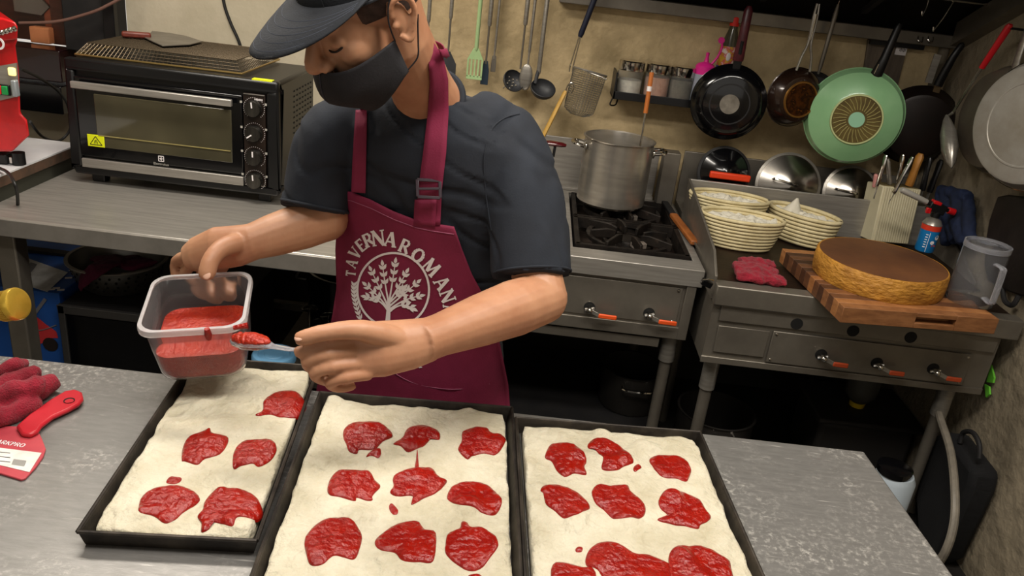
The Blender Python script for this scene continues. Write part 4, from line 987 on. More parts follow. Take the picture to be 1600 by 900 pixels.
def knife(u0, v0, u1, v1, w_, d_, m_, lb, yy=None, cat='knife', flare=1):
    a = P(u0, v0, y=yy or kc.y+.1); b_ = P(u1, v1, y=yy or kc.y+.1)
    t = thing('kitchen_knife', lb, cat, a, 'knives in the knife block')
    MB().tube([a.lerp(b_, q) for q in (0, .1, .5, .9, 1)], [(q*1.45, r*1.3) for q, r in ((w_*.8, d_), (w_, d_), (w_*.85, d_*.9), (w_*flare, d_), (w_*.6*flare, d_*.6))], 10).build('handle', m_, t)
    c_ = a+(a-b_).normalized()*.05; MB().bar(c_, a, .015, .002).build('blade', STEEL, t)
    return t
knife(1371, 290, 1385, 242, .009, .006, CHROME, 'leftmost steel handled knife in the block')
knife(1390, 287, 1387, 248, .011, .006, STEEL, 'broad steel tang beside the leftmost knife in the block', flare=.6)
knife(1403, 282, 1411, 241, .009, .006, CHROME, 'second steel handled knife in the block', kc.y+.12)
knife(1396, 301, 1426, 245, .008, .006, CHROME, 'long bent steel handle leaning in front in the block', kc.y+.06)
knife(1420, 290, 1439, 240, .0135, .011, mat('handle_wood', '#a8722f', .5, 0, '#8e5c22', 14), 'knife with round wooden handle in the block')
knife(1441, 297, 1453, 246, .011, .008, BLK, 'black handled knife right of the wooden handle', kc.y+.12)
knife(1452, 300, 1471, 250, .011, .008, BLK, 'rightmost black handled knife in the block', kc.y+.12)
knife(1366, 292, 1369, 272, .008, .006, mat('pink', '#c98a84', .5), 'short pink handle at the left of the block', kc.y+.12)

# gas torch
tq = P(1452, 392, z=.906); 
tq = P(1455, 372, y=tq.y)
to = thing('gas_torch', 'blue gas canister with red and black blowtorch head', 'torch', (tq.x, tq.y, zt2))
zc0 = zt2+.001; cx, cy = tq.x-.012, tq.y
ztop = P(1465, 340, y=cy).z
MB().lathe((cx, cy, zc0), (0, 0, 1), [(0, 0), (.03, 0), (.032, .004), (.032, ztop-zc0-.03), (0, ztop-zc0-.03)], 36).build('canister', mat('can_blue', '#1873b0', .3, 0, '#1568a4', 6), to)
MB().lathe((cx, cy, ztop-.03), (0, 0, 1), [(.0325, -.014), (.0328, -.014), (.0328, .004), (.0325, .004)], 36).build('red_band', mat('can_red', '#c4361f', .4), to)
MB().lathe((cx, cy, ztop-.03), (0, 0, 1), [(.032, .003), (.033, .006), (.024, .022), (.013, .028), (.013, .034), (0, .034)], 36).build('shoulder', STEEL, to)
mb = MB()
def canp(t, z, r=.0324): return V((cx+r*sin(t), cy-r*cos(t), z))
for t0, z_, r_ in ((.55, ztop-.066, .009), (.12, ztop-.085, .007)):
    mb.add([canp(t0+cos(q*pi/6)*r_/.032, z_+sin(q*pi/6)*r_) for q in range(12)], [list(range(12))])
for k in range(6): mb.add([canp(-.75+dx, ztop-.06-k*.009+dz) for dx, dz in ((0, 0), (.25, 0), (.25, .003), (0, .003))], [(0,1,2,3)])
mb.add([canp(-.38+dx, ztop-.05+dz) for dx, dz in ((0, 0), (.05, 0), (.05, -.07), (0, -.07))], [(0,1,2,3)])
mb.build('can_print', PRINT, to)
MB().add([canp(.1+dx, ztop-.1+dz, .0326) for dx, dz in ((0, 0), (.5, 0), (.45, .008), (.05, .006))], [(0,1,2,3)]).build('can_stripe', mat('can_red', '#c4361f', .4), to)
h0 = V((cx, cy, ztop+.004))
MB().cyl(h0+V((0, 0, -.004)), h0+V((0, 0, .018)), .016).box(h0+V((-.005, 0, .03)), (.06, .03, .034), ry(12)).build('head', BLK, to, bevel=.003)
n0, n1 = h0+V((-.03, 0, .042)), P(1408, 296, y=cy-.01)
MB().tube([n0, n0.lerp(n1, .15)], .008, 14).build('nozzle_neck', BLK, to)
MB().tube([n0.lerp(n1, .12), n0.lerp(n1, .95), n1], [.0095, .011, .0085], 16).build('nozzle', mat('nozzle_steel', '#c4c0b8', .3, .5), to)
MB().box(h0+V((-.012, -.004, .05)), (.03, .024, .012), ry(12)).build('red_slide', RED, to, bevel=.002)
MB().box(h0+V((-.034, -.01, .02)), (.016, .012, .02)).build('trigger', RED, to, bevel=.002)
MB().cyl(h0+V((.022, 0, .028)), h0+V((.04, 0, .026)), .007).build('dial_neck', BLK, to)
MB().cyl(h0+V((.038, 0, .026)), h0+V((.062, 0, .022)), .012, seg=12).build('gas_dial', RED, to, bevel=.001)

# under-griddle things, hoses, bag
HOSE = mat('gas_hose', '#7b7468', .45, 0, '#69635a', 30)
c0 = P(1468, 650, y=2.34)
cable([P(1478, 612, y=2.40), P(1470, 640, y=2.36), c0, P(1485, 705, y=2.2), P(1492, 770, y=2.05), P(1490, 820, y=1.98), P(1476, 864, y=1.95), P(1450, 900, y=1.98)], .0125, 'pale braided gas hose looping down beside the black bag', HOSE, 'hose', 'gas_hose')
cable([P(1474, 650, y=2.46), P(1462, 690, y=2.46), P(1434, 750, y=2.46), P(1424, 800, y=2.46), P(1430, 900, y=2.46)], .014, 'grey gas hose behind the table corner', HOSE, 'hose', 'gas_hose')
bgx = 1.52
bg = thing('black_bag', 'black ribbed bag hanging on the concrete wall under the griddle', 'bag', (bgx, 2.1, .1))
pts = [(1468,686),(1500,676),(1512,694),(1546,738),(1538,770),(1490,872),(1474,880),(1456,860),(1450,780)]
q = [P(u, v, x=1.55) for u, v in pts]
MB().prism([p+V((-.05, 0, 0)) for p in q], (.09, 0, 0)).build('bag_body', mat('bag_black', '#08080a', .9, 0, '#0e0e11', 30, stretch=(1, 18, 1), bump=.4, bscale=40), bg, bevel=.02)
MB().tube(spline([P(1500, 692, x=1.52), P(1505, 676, x=1.52), P(1520, 676, x=1.52), P(1530, 694, x=1.52), P(1530, 716, x=1.52)], 5), .008, 8).build('bag_handle', BLKM, bg)
gp = thing('green_strap', 'bright green plastic tag between griddle and concrete wall', 'tag', P(1545, 590, x=1.585))
MB().prism([P(u, v, x=1.585) for u, v in ((1548,570),(1553,590),(1551,598),(1541,597))], (.006, 0, 0)).build('tag_upper', mat('lime', '#6dc43c', .5), gp)
MB().prism([P(u, v, x=1.585) for u, v in ((1538,600),(1545,604),(1546,616),(1540,621))], (.006, 0, 0)).build('tag_lower', mat('lime', '#6dc43c', .5), gp)
def potlow(u, v, y, R_, H_, m_, lb, name='steel_pot'):
    c = P(u, v, y=y); b_ = (c.x, c.y, max(c.z-H_, .152 if y < 3.2 and c.x < .6 else .003)); t = thing(name, lb, 'pot', b_)
    MB().lathe(b_, (0, 0, 1), [(0, 0), (R_*.95, 0), (R_, .01), (R_, H_), (R_+.006, H_+.002), (R_-.003, H_+.002), (R_-.004, .01), (0, .008)], 40).build('pot_wall', m_, t)
    for s in (-1, 1):
        q = V((b_[0]+s*R_*.3, b_[1]-R_*.95, b_[2]+H_*.85))
    MB().tube(spline([V((b_[0]-.05, b_[1]-R_*.98, b_[2]+H_*.82)), V((b_[0]-.045, b_[1]-R_-.035, b_[2]+H_*.83)), V((b_[0]+.045, b_[1]-R_-.035, b_[2]+H_*.83)), V((b_[0]+.05, b_[1]-R_*.98, b_[2]+H_*.82))], 4), .006, 8).build('handle', CHROME, t)
    return t
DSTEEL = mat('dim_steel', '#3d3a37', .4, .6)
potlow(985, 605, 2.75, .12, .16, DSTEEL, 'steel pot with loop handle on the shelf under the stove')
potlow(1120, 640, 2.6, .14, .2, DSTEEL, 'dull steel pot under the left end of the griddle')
CLB = mat('bin_plastic', '#4a4745', .3, 0, trans=.5, ior=1.15)
bn_ = thing('plastic_bin', 'translucent plastic storage bin in the dark under the griddle', 'bin', (1.15, 2.75, 0))
c = P(1350, 668, y=2.62)
MB().prism([(c.x-.16, 2.62, .005), (c.x+.2, 2.62, .005), (c.x+.2, 2.9, .005), (c.x-.16, 2.9, .005)], (0, 0, c.z)).build('bin_body', CLB, bn_, bevel=.02)
MB().boxp((c.x-.18, 2.6, c.z+.006), (c.x+.22, 2.92, c.z+.025)).build('bin_lid', CLB, bn_, bevel=.008)
yb_ = thing('squeeze_bottle', 'upturned bottle with yellow cap on the bin under the griddle', 'bottle', (c.x-.05, 2.74, c.z+.026))
q = V((P(1336, 640, y=2.74).x, 2.74, c.z+.0255))
MB().lathe(q, (0, 0, 1), [(0, 0), (.028, 0), (.03, .02), (0, .02)], 28).build('cap', mat('yellow_cap', '#c8a818', .4), yb_)
MB().lathe(q, (0, 0, 1), [(.028, .02), (.055, .05), (.06, .08), (.06, .14), (0, .14)], 28).build('bottle_body', mat('dim_plastic', '#55534c', .4, 0, trans=.3), yb_)
wc = thing('canister', 'pale blue white canister with black lid behind the table corner', 'canister', (1.1, 2.2, 0))
q = P(1398, 748, y=2.1)
MB().lathe((q.x, q.y, .003), (0, 0, 1), [(0, 0), (.058, 0), (.06, .01), (.06, q.z), (.05, q.z+.02), (0, q.z+.02)], 30).build('canister_body', mat('palegrey', '#a9b4bd', .4), wc)
MB().lathe((q.x-.01, q.y, q.z+.023), (0, 0, 1), [(0, 0), (.05, 0), (.052, .02), (.04, .024), (0, .024)], 30).build('lid', BLKG, wc)
# ================================================================== things on the walls
def vdown(u, v, y, z):   # point straight above the pixel point at height z
    p = P(u, v, y=y); return V((p.x, p.y, z))
yU = 3.225; RAILZ = 1.652
def hook(x, y, parent, z=RAILZ):
    pts = [V((x, y, z-.03)), V((x, y-.012, z-.02)), V((x, y-.008, z)), V((x, y+.02, z+.018)), V((x, y+.044, z+.008)), V((x, y+.046, z-.006))]
    MB().tube(spline(pts, 4), .0022, 8).build('hook', CHROME, parent)
def utensil(name, lb, cat, u, v, y, m_grip, gz0, m_shank, gr_r=.008, z=RAILZ-.03):
    """hangs straight down from the rail; (u,v) is where the working end starts"""
    b = P(u, v, y=y); t = thing(name, lb, cat, b)
    zg = b.z+(z-b.z)*gz0
    MB().tube([V((b.x, y, zg)), V((b.x, y, zg+.01)), V((b.x, y, z-.01)), V((b.x, y, z))], [gr_r*.8, gr_r, gr_r, gr_r*.7], 12).build('grip', m_grip, t)
    MB().tube([b, V((b.x, y, zg+.002))], .0042, 10).build('shank', m_shank, t)
    hook(b.x, y, t)
    return t, b
def paddle(t, b, m_, w_, h_, name, slots=0, thick=.004):
    mb = MB()
    if slots:
        n = slots*2+1; ww = w_/n
        for k in range(0, n, 2):
            x = -w_/2+ww*k; mb.boxp((b.x+x, b.y-thick/2, b.z-h_), (b.x+x+ww, b.y+thick/2, b.z-h_*.3))
        mb.prism([b+V(p)-V((0, thick/2, 0)) for p in ((-.01, 0, .012), (.01, 0, .012), (w_/2, 0, -h_*.32), (-w_/2, 0, -h_*.32))], (0, thick, 0))
        mb.boxp((b.x-w_/2, b.y-thick/2, b.z-h_*1.1), (b.x+w_/2, b.y+thick/2, b.z-h_*.95))
    else:
        mb.prism([b+V(p)-V((0, thick/2, 0)) for p in ((-.008, 0, .012), (.008, 0, .012), (w_/2, 0, -h_*.35), (w_/2, 0, -h_), (-w_/2, 0, -h_), (-w_/2, 0, -h_*.35))], (0, thick, 0))
    mb.build(name, m_, t, bevel=.001)
def bowl(t, c, r, m_, d, name='bowl', depth=.7):
    n = 8; pf = [(r*sin(pi/2*k/n), -r*depth*cos(pi/2*k/n)) for k in range(n+1)]
    MB().lathe(c, d, pf+[(max(q-.002, 0), h+.002) for q, h in pf[::-1]], 32).build(name, m_, t)
GREEN = mat('green_silicone', '#a2bd88', .6, 0, '#98b47e', 14)
NAVY = mat('navy_plastic', '#141a2e', .45)
NYL = mat('nylon_grey', '#26272a', .5, 0, '#303134', 14)
t, b = utensil('kitchen_turner', 'steel handled turner hanging behind the ear, leftmost on the rail', 'turner', 668, 60, yU, STEEL, .25, STEEL); paddle(t, b, NYL, .07, .1, 'blade')
t, b = utensil('kitchen_turner', 'steel handled turner hanging left of the green spatula', 'turner', 700, 85, yU, STEEL, .45, STEELD); paddle(t, b, NYL, .07, .1, 'blade')
t, b = utensil('spatula', 'pale green slotted silicone spatula hanging on the rail', 'spatula', 744, 80, yU-.02, GREEN, .02, GREEN, .008)
paddle(t, b, GREEN, .062, .098, 'slotted_blade', 4, .005)
t, b = utensil('kitchen_turner', 'dark turner hanging right of the green spatula', 'turner', 759, 100, yU+.01, STEEL, .45, STEELD, .009); paddle(t, b, mat('dark_blue_nylon', '#20303f', .5), .03, .08, 'blade')
t, b = utensil('kitchen_spoon', 'narrow steel spoon hanging behind the green spatula', 'spoon', 772, 92, yU+.03, STEEL, .1, STEEL, .005); paddle(t, b, STEELD, .02, .05, 'blade')
t, b = utensil('skimmer', 'slotted skimmer spoon hanging left of the steel spoon', 'skimmer', 813, 108, yU, STEEL, .52, STEELD, .009)
c = b+V((-.02, -.01, -.045)); bowl(t, c, .045, NYL, (.45, -.75, .5))
mb = MB()
for k in range(14):
    q = k*2.4; rr = .008+.0026*k; x_, y_, d_ = basis((.45, -.75, .5)); p = c+(x_*cos(q)+y_*sin(q))*rr; mb.cyl(p-d_*.02, p-d_*.032, .003, seg=8)
mb.build('holes', mat('pale_holes', '#8d8577', .7), t)
t, b = utensil('kitchen_spoon', 'steel serving spoon hanging beside the black ladle', 'spoon', 825, 100, yU+.01, STEEL, .15, STEEL, .006)
MB().sph(b+V((-.002, -.008, -.05)), (.026, .008, .052), 18, 12).build('spoon_bowl', STEEL, t)
t, b = utensil('ladle', 'black nylon ladle with steel handle hanging on the rail', 'ladle', 841, 118, yU-.03, STEEL, .02, STEEL, .009)
bowl(t, b+V((.025, -.03, -.04)), .05, NYL, (0.15, -.55, .8), depth=.8)
MB().tube([b+V((0, 0, .03)), b+V((-.005, -.005, 0)), b+V((-.008, -.012, -.03))], [.006, .008, .007], 10).build('neck', NYL, t)
# deep wire strainer
sn = thing('wire_strainer', 'deep wire mesh strainer with navy handle hanging on the wall', 'strainer', P(905, 180, y=3.18))
top_, bot_ = P(922, 112, y=3.19), P(902, 180, y=3.17); d = (bot_-top_).normalized(); R_ = .066; x_, y_, d_ = basis(d); L_ = (bot_-top_).length
mb = MB()
def spt(t, s):
    rr = R_*(1-.1*s) if s < .85 else R_*.91*math.sqrt(max(0, 1-((s-.85)/.17)**2))
    return top_+d_*L_*s+(x_*cos(t)+y_*sin(t))*rr
for k in range(34):
    q = 2*pi*k/34; mb.tube([spt(q+.0*s, s/10) for s in range(11)], .0008, 4, False)
for k in range(22):
    s = k/21; mb.tube([spt(2*pi*i/24, s) for i in range(25)], .0008, 4, False)
mb.build('wire_mesh', mat('mesh_steel', '#a3a19c', .3, .9), sn)
MB().tube([spt(2*pi*i/36, 0) for i in range(38)], .004, 8, False).build('rim', STEEL, sn)
a = P(893, 104, y=3.19); b_ = P(906, 58, y=3.19)
for q in (-.006, .006): MB().tube([a+V((q, 0, -.02)), a+V((q, 0, 0)), b_+V((q*.5, 0, 0))], .0028, 8).build('handle_wire', CHROME, sn)
MB().tube([b_, b_.lerp(P(940, -30, y=3.2), .06), P(940, -30, y=3.2)], [.008, .011, .011], 12).build('handle_grip', NAVY, sn)
hp_ = P(940, -30, y=3.2); hook(hp_.x, hp_.y, sn, min(RAILZ, hp_.z+.03))
a = P(948, 124, y=3.2); MB().tube([spt(-.4, 0), a], .0035, 8).build('rest_lug', STEEL, sn)
wd = thing('wooden_brush', 'yellow wooden handle with wire loop standing behind the shoulder', 'tool', P(850, 212, y=3.12))
a, b_ = P(848, 214, y=3.13), P(884, 142, y=3.16)
dv = (b_-a)
MB().tube([a-dv*.45, a, a.lerp(b_, .95), b_], [.010, .0115, .0105, .007], 12, flat=.7).build('handle', mat('pale_wood', '#c39a4a', .5, 0, '#a67e34', 10, stretch=(4, 1, 1)), wd)
MB().tube(spline([b_, P(887, 134, y=3.16), P(893, 129, y=3.16), P(897, 136, y=3.16), P(893, 145, y=3.16)], 5), .003, 8).build('wire_loop', CHROME, wd)

# spice rack
rk = thing('spice_rack', 'small black wall rack holding spice jars', 'rack', (.52, 3.25, 1.24))
rz0 = 1.243
MB().boxp((.3, 3.155, rz0), (.8, 3.3, rz0+.006)).build('rack_floor', BLK, rk)
MB().boxp((.3, 3.15, rz0), (.8, 3.156, rz0+.03)).build('front_lip', BLK, rk, bevel=.001)
for x in (.3, .794): MB().boxp((x, 3.15, rz0), (x+.006, 3.3, rz0+.1)).build('rack_end', BLK, rk)
MB().tube(spline([(.3, 3.16, rz0), (.295, 3.165, rz0-.025), (.32, 3.2, rz0-.028), (.33, 3.25, rz0)], 4), .003, 8).build('wire_bracket', BLK, rk)
JG = mat('jar_glass', '#f4f4f0', .05, 0, trans=.95, ior=1.12)
def jar(u, fill, fh, lb):
    c = P(u, 130, y=3.215); x = c.x; z = rz0+.0065; t = thing('spice_jar', lb, 'jar', (x, 3.215, z), 'spice jars on the black rack')
    MB().lathe((x, 3.215, z), (0, 0, 1), [(0, 0), (.045, 0), (.049, .006), (.049, .095), (.044, .104), (.044, .108)], 32).build('glass', JG, t, solid=.002)
    MB().lathe((x, 3.215, z), (0, 0, 1), [(0, .003), (.0465, .003), (.0465, fh), (0, fh+.002)], 32).build('contents', fill, t)
    MB().lathe((x, 3.215, z), (0, 0, 1), [(.049, .102), (.05, .104), (.05, .134), (.046, .138), (0, .138)], 36).build('lid', CHROME, t)
jar(983, mat('salt_white', '#cfcbc4', .9, 0, '#bdb8b0', 80), .066, 'jar of white salt at the left end of the rack')
jar(1026, mat('salt_pink', '#b98a76', .9, 0, '#a5745f', 80), .088, 'jar of pink salt second on the rack')
jar(1065, mat('pepper', '#5d5346', .9, 0, '#3f382e', 120, 6), .088, 'jar of ground pepper third on the rack')
x = P(1093, 130, y=3.2).x+.01
sq = thing('squeeze_bottle', 'squeeze bottle with bright pink nozzle on the rack', 'bottle', (x, 3.2, rz0+.0065))
PINK = mat('pink_plastic', '#d92288', .4)
MB().lathe((x, 3.2, rz0+.0065), (0, 0, 1), [(0, 0), (.04, 0), (.042, .01), (.04, .12), (0, .122)], 28).build('bottle_body', mat('cloudy', '#b9bccb', .35, 0, trans=.4), sq)
MB().lathe((x, 3.2, rz0+.1285), (0, 0, 1), [(.037, -.004), (.037, .028), (.03, .036), (.01, .044), (.006, .062), (.007, .078), (0, .08)], 28).build('nozzle_cap', PINK, sq)
MB().tube(spline([P(1112, 100, y=3.18), P(1122, 88, y=3.18), P(1128, 74, y=3.18), P(1128, 64, y=3.18)], 4), .0045, 8).build('cap_strap', PINK, sq)
MB().lathe(P(1127, 63, y=3.18), (0, -1, 0), [(0, .006), (.012, .006), (.012, 0), (0, 0)], 16).build('strap_cap', PINK, sq)
q = P(1143, 60, y=3.25); zt_ = P(1156, 27, y=3.25).z
sb = thing('sauce_bottle', 'clear sauce bottle with red cap and colourful label on the rack', 'bottle', (q.x, 3.25, rz0+.0065))
z_ = rz0+.0065; Ht = zt_-z_
MB().lathe((q.x, 3.25, z_), (0, 0, 1), [(0, 0), (.035, 0), (.037, .01), (.037, Ht*.55), (.034, Ht*.7), (.016, Ht*.87), (.014, Ht*.92), (0, Ht*.92)], 28).build('bottle_body', mat('sauce_glass', '#6d6a58', .12, 0, trans=.6), sb)
MB().lathe((q.x, 3.25, z_), (0, 0, 1), [(.0175, Ht*.9), (.018, Ht*.9), (.018, Ht*.99), (.015, Ht), (0, Ht)], 24).build('cap', mat('cap_red', '#d8261f', .4), sb)
for nm, h0, h1, m_ in (('label_upper', .46, .68, mat('label_multi', '#c9a02a', .5, 0, '#c23a4a', 45, 2, .45, .55, col3='#e8dcd0')), ('label_lower', .36, .46, mat('label_violet', '#3a3590', .5))):
    MB().lathe((q.x, 3.25, z_), (0, 0, 1), [(.0375 if h < .6 else .0365, Ht*h) for h in (h0, (h0+h1)/2, h1)], 32).build(nm, m_, sb)
MB().sph((q.x-.006, 3.212, z_+Ht*.57), (.009, .002, .016), 14, 8).build('label_figure', PRINT, sb)

# hanging pans: local frame, base towards the room (-Y), handle up
def pan(lb, u, v, y, R_, depth, rb, m_body, m_base, name='frying_pan', yaw=0, tiltx=0, roll=0):
    c = P(u, v, y=y); t = thing(name, lb, 'pan', (0, 0, 0))
    pf = [(0, -depth), (rb, -depth), (rb+.012, -depth+.004), (R_*.93, -depth*.42), (R_, 0), (R_+.003, .002), (R_-.002, .004), (R_*.92, -depth*.4), (rb, -depth+.007), (0, -depth+.007)]
    MB().lathe((0, 0, 0), (0, 1, 0), pf, 64).build('pan_body', m_body, t)
    return t, c, depth
def place(t, c, yaw=0, roll=0, tilt=0):
    t.location = c; t.rotation_euler = (radians(tilt), radians(roll), radians(yaw))
def disc(t, r, y, m_, name, r0=0, th=.001):
    MB().lathe((0, y, 0), (0, -1, 0), [(r0, 0), (r0, th), (r, th), (r, 0)], 48, True).build(name, m_, t)
t, c, dp = pan('black frying pan with maroon handle hanging in front of the rack', 1138, 160, 3.08, .138, .045, .095, BLKG, BLKG)
disc(t, .036, -dp, mat('grey_disc', '#8c867c', .4, .5, '#6e685f', 30), 'base_disc')
MB().lathe((0, -dp, 0), (0, -1, 0), [(.07, 0), (.07, .002), (.075, .002), (.075, 0)], 48, True).build('base_ring', BLKM, t)
MB().bar((0, -.015, .125), (0, -.02, .165), .03, .016, up=(0, 1, 0)).build('handle_neck', BLK, t, bevel=.003)
MB().tube([(0, -.02, .155), (0, -.021, .17), (0, -.022, .24), (0, -.02, .33), (0, -.016, .345)], [(.019, .010), (.02, .012), (.017, .011), (.016, .010), (.008, .006)], 16, up=(0, 1, 0)).build('handle', mat('maroon_grip', '#3d1019', .35, 0, '#551a24', 25), t)
MB().tube([(0, -.0345, .18), (0, -.034, .225)], .006, 8).build('handle_groove', DARK, t)
place(t, c, -6)
t, c, dp = pan('small brown burnt frying pan with steel wire handle', 1240, 152, 3.1, .108, .05, .07, mat('brown_enamel', '#2a1a12', .25, .2, '#1a100b', 8, coat=.3), BLKM)
BURNT = mat('burnt_copper', '#5d3312', .35, .7, '#1f120a', 40, 4, .4, .6, col3='#a8641f')
disc(t, .062, -dp, BURNT, 'burnt_base'); MB().lathe((0, -dp, 0), (0, -1, 0), [(.06, 0), (.061, .004), (.066, .004), (.068, 0)], 48, True).build('base_ring', mat('copper_ring', '#a8783c', .3, .8), t)
for s in (-1, 1): MB().tube(spline([(s*.028, -.02, .1), (s*.02, -.02, .15), (s*.006, -.018, .2), (s*.007, -.015, .29), (s*.004, -.012, .335)], 5), .0048, 8).build('handle_wire', STEEL, t)
MB().tube([(0, -.016, .21), (0, -.014, .3)], [(.011, .006), (.010, .006)], 12, up=(0, 1, 0)).build('handle_sleeve', CHROME, t)
place(t, c, 14)
t, c, dp = pan('small dark pan half hidden behind the green wok', 1268, 148, 3.2, .085, .04, .06, BLKM, BLKM)
MB().tube([(0, -.01, .075), (.0, -.012, .11), (0, -.012, .3), (0, -.01, .335)], [(.004, .004), (.008, .005), (.009, .006), (.005, .004)], 12, up=(0, 1, 0)).build('handle', STEELD, t)
MB().tube(spline([(0, -.01, .33), (.0, -.02, .36), (.012, -.03, .42)], 4), .002, 6).build('hook', CHROME, t)
place(t, c, -5, 2)
GWOK = mat('green_enamel', '#7fae7e', .3, 0, '#8cb888', 5, 5, .35, .7, col3='#8a9a5c', coat=.3)
t, c, dp = pan('large pale green wok with burnt spiral base and black handle', 1334, 182, 3.06, .175, .075, .085, GWOK, GWOK, 'wok')
disc(t, .086, -dp, mat('burnt_base', '#6a5a2c', .5, .2, '#4a3c1a', 14, 6, col3='#8a8050'), 'burnt_base')
for k in range(28):
    q = 2*pi*k/28; s = .35
    MB().tube([(.036*cos(q), -dp-.002, .036*sin(q)), (.06*cos(q+s*.2), -dp-.0025, .06*sin(q+s*.2)), (.082*cos(q+s*.45), -dp-.002, .082*sin(q+s*.45))], .0016, 5).build('base_rib', mat('rib_olive', '#9a9058', .5, .1), t)
MB().lathe((0, -dp, 0), (0, -1, 0), [(.085, 0), (.086, .004), (.09, .004), (.092, 0)], 56, True).build('base_ring', mat('ring_green', '#b9c08a', .4), t)
disc(t, .028, -dp, mat('mint_disc', '#8fbfa0', .4), 'centre_disc', 0, .003)
MB().tube([(.02, -.02, .15), (.022, -.024, .165), (.03, -.022, .22), (.04, -.012, .33), (.042, -.01, .345)], [(.02, .012), (.021, .014), (.016, .012), (.013, .010), (.008, .006)], 16, up=(0, 1, 0)).build('handle', BLK, t)
MB().tube([(.012, -.0365, .165), (.016, -.036, .2)], .0025, 6).build('handle_glint', CHROME, t)
place(t, c, -12, 4)
t, c, dp = pan('large dark frying pan hanging behind the green wok', 1432, 196, 3.19, .15, .05, .11, mat('dark_brown_pan', '#1c110d', .4, .2, '#120c0a', 8), BLKM)
MB().bar((.02, -.02, .135), (.022, -.02, .165), .024, .012, up=(0, 1, 0)).build('handle_neck', mat('brass_neck', '#6d5a40', .4, .7), t)
MB().tube([(.02, -.022, .16), (.024, -.026, .2), (.036, -.03, .27), (.05, -.03, .315), (.056, -.03, .322)], [(.017, .011), (.016, .011), (.014, .010), (.012, .009), (.006, .005)], 14, up=(0, 1, 0)).build('handle', BLK, t)
MB().boxp((-.03, -.03, .165), (-.005, -.022, .27)).build('steel_strap', STEEL, t)
place(t, c, -10, 2)
for i, (u0, v0, u1, v1) in enumerate(((1454, -8, 1444, 22), (1492, 0, 1462, 46))):
    a, b_ = P(u0, v0, y=3.06), P(u1, v1, y=3.05)
    hk = MB().tube(spline([a+V((.01, 0, .03)), a+V((.018, 0, .012)), a, a.lerp(b_, .6), b_+V((-.003, 0, .004)), b_+V((-.008, -.004, -.006)), b_+V((-.012, -.004, .008))], 5), .0026, 8)
    hk.build('s_hook', CHROME, None, ('short empty steel hook hanging from the hood rail', 'long bent steel hook hanging from the hood rail')[i], 'hook', 'steel hooks under the hood')
# plank board on the wall behind the wok
pb = thing('wall_board', 'grey wooden board with small white sticker behind the wok', 'board', P(1375, 110, y=3.28))
for i, (ua, ub, va, vb) in enumerate(((1352, 1418, 62, 172), )):
    q = [P(1357, 62, y=3.28), P(1419, 70, y=3.28), P(1404, 130, y=3.28), P(1400, 200, y=3.28), P(1338, 190, y=3.28)]
    MB().prism(q, (0, .015, 0)).build('plank', mat('grey_wood', '#6b5f52', .7, 0, '#584d42', 8, stretch=(6, 1, 1)), pb, bevel=.002)
q = P(1408, 79, y=3.278); MB().box(q, (.042, .002, .034)).build('sticker', PRINT, pb)
mb = MB()
for k in range(5): mb.box(q+V((-.006+.005*k, -.0015, .002)), (.0025, .0006, .009+.004*(k % 2)))
mb.build('sticker_print', DARK, pb)
gq = thing('hook_strip', 'black hook strip under the hood lip', 'hook strip', P(1430, 60, y=3.28))
MB().boxp((P(1362, 50, y=3.28).x, 3.262, 1.546), (P(1440, 50, y=3.28).x+.02, 3.3, 1.5645)).build('strip', BLK, gq)
for u in (1436, 1452): MB().tube(spline([P(u, 52, y=3.25), P(u-2, 62, y=3.22), P(u+4, 66, y=3.22), P(u+6, 58, y=3.23)], 4), .003, 8).build('hook', CHROME, gq)
pp = P(1483, 70, y=3.27)
MB().cyl((1.545, 3.27, .9), (1.545, 3.27, 1.57), .02, seg=14).build('wall_pipe', mat('pipe_render', '#6f6657', .8, 0, '#5d5547', 10), None, 'rendered pipe running down the wall corner', 'pipe')

# right wall: ladle, two big pans, blackened plate, blue cloth
xw = 1.50
ld = thing('strainer_spoon', 'long spoon with red handle hanging on the concrete wall', 'spoon', P(1483, 240, x=xw))
a, b_, c_ = P(1579, 38, x=xw), P(1534, 106, x=xw-.01), P(1489, 176, x=xw-.02)
MB().tube([a, a.lerp(b_, .05), b_], [(.008, .006), (.013, .009), (.011, .008)], 14).build('handle', mat('red_grip', '#b3171f', .35), ld)
for q in (-.0035, .0035): MB().tube([b_+V((0, q, 0)), c_+V((0, q, 0))], .003, 8).build('shank_wire', CHROME, ld)
MB().tube([c_, P(1478, 184, x=xw-.02)], .005, 8).build('neck', STEEL, ld)
m0, m1 = P(1479, 180, x=xw-.03), P(1487, 262, x=xw-.03)
MB().tube([m0.lerp(m1, q) for q in (0, .1, .35, .65, .9, 1)], [(.004, .004), (.014, .012), (.026, .03), (.026, .034), (.015, .018), (.003, .003)], 18).build('spoon_bowl', STEEL, ld)
MB().cyl(a+V((-.005, 0, -.012)), V((1.6, a.y, a.z-.012)), .004, seg=8).build('nail', BLK, ld)
def wallpan(lb, u, v, x, R_, depth, rb, m_, hand, m_h):
    c = P(u, v, x=x); t = thing('large_pan', lb, 'pan', (0, 0, 0))
    pf = [(0, -depth), (rb, -depth), (rb+.01, -depth+.004), (R_, 0), (R_+.004, .002), (R_-.002, .004), (rb, -depth+.006), (0, -depth+.006)]
    MB().lathe((0, 0, 0), (0, 1, 0), pf, 72).build('pan_body', m_, t)
    MB().tube([(0, -.01, R_-.01), (0, -.012, R_+.03), (0, -.012, R_+.2), (0, -.01, R_+.21)], [(.016, .006), (.013, .008), (.013, .008), (.008, .005)], 14, up=(0, 1, 0)).build('handle', m_h, t)
    return t, c
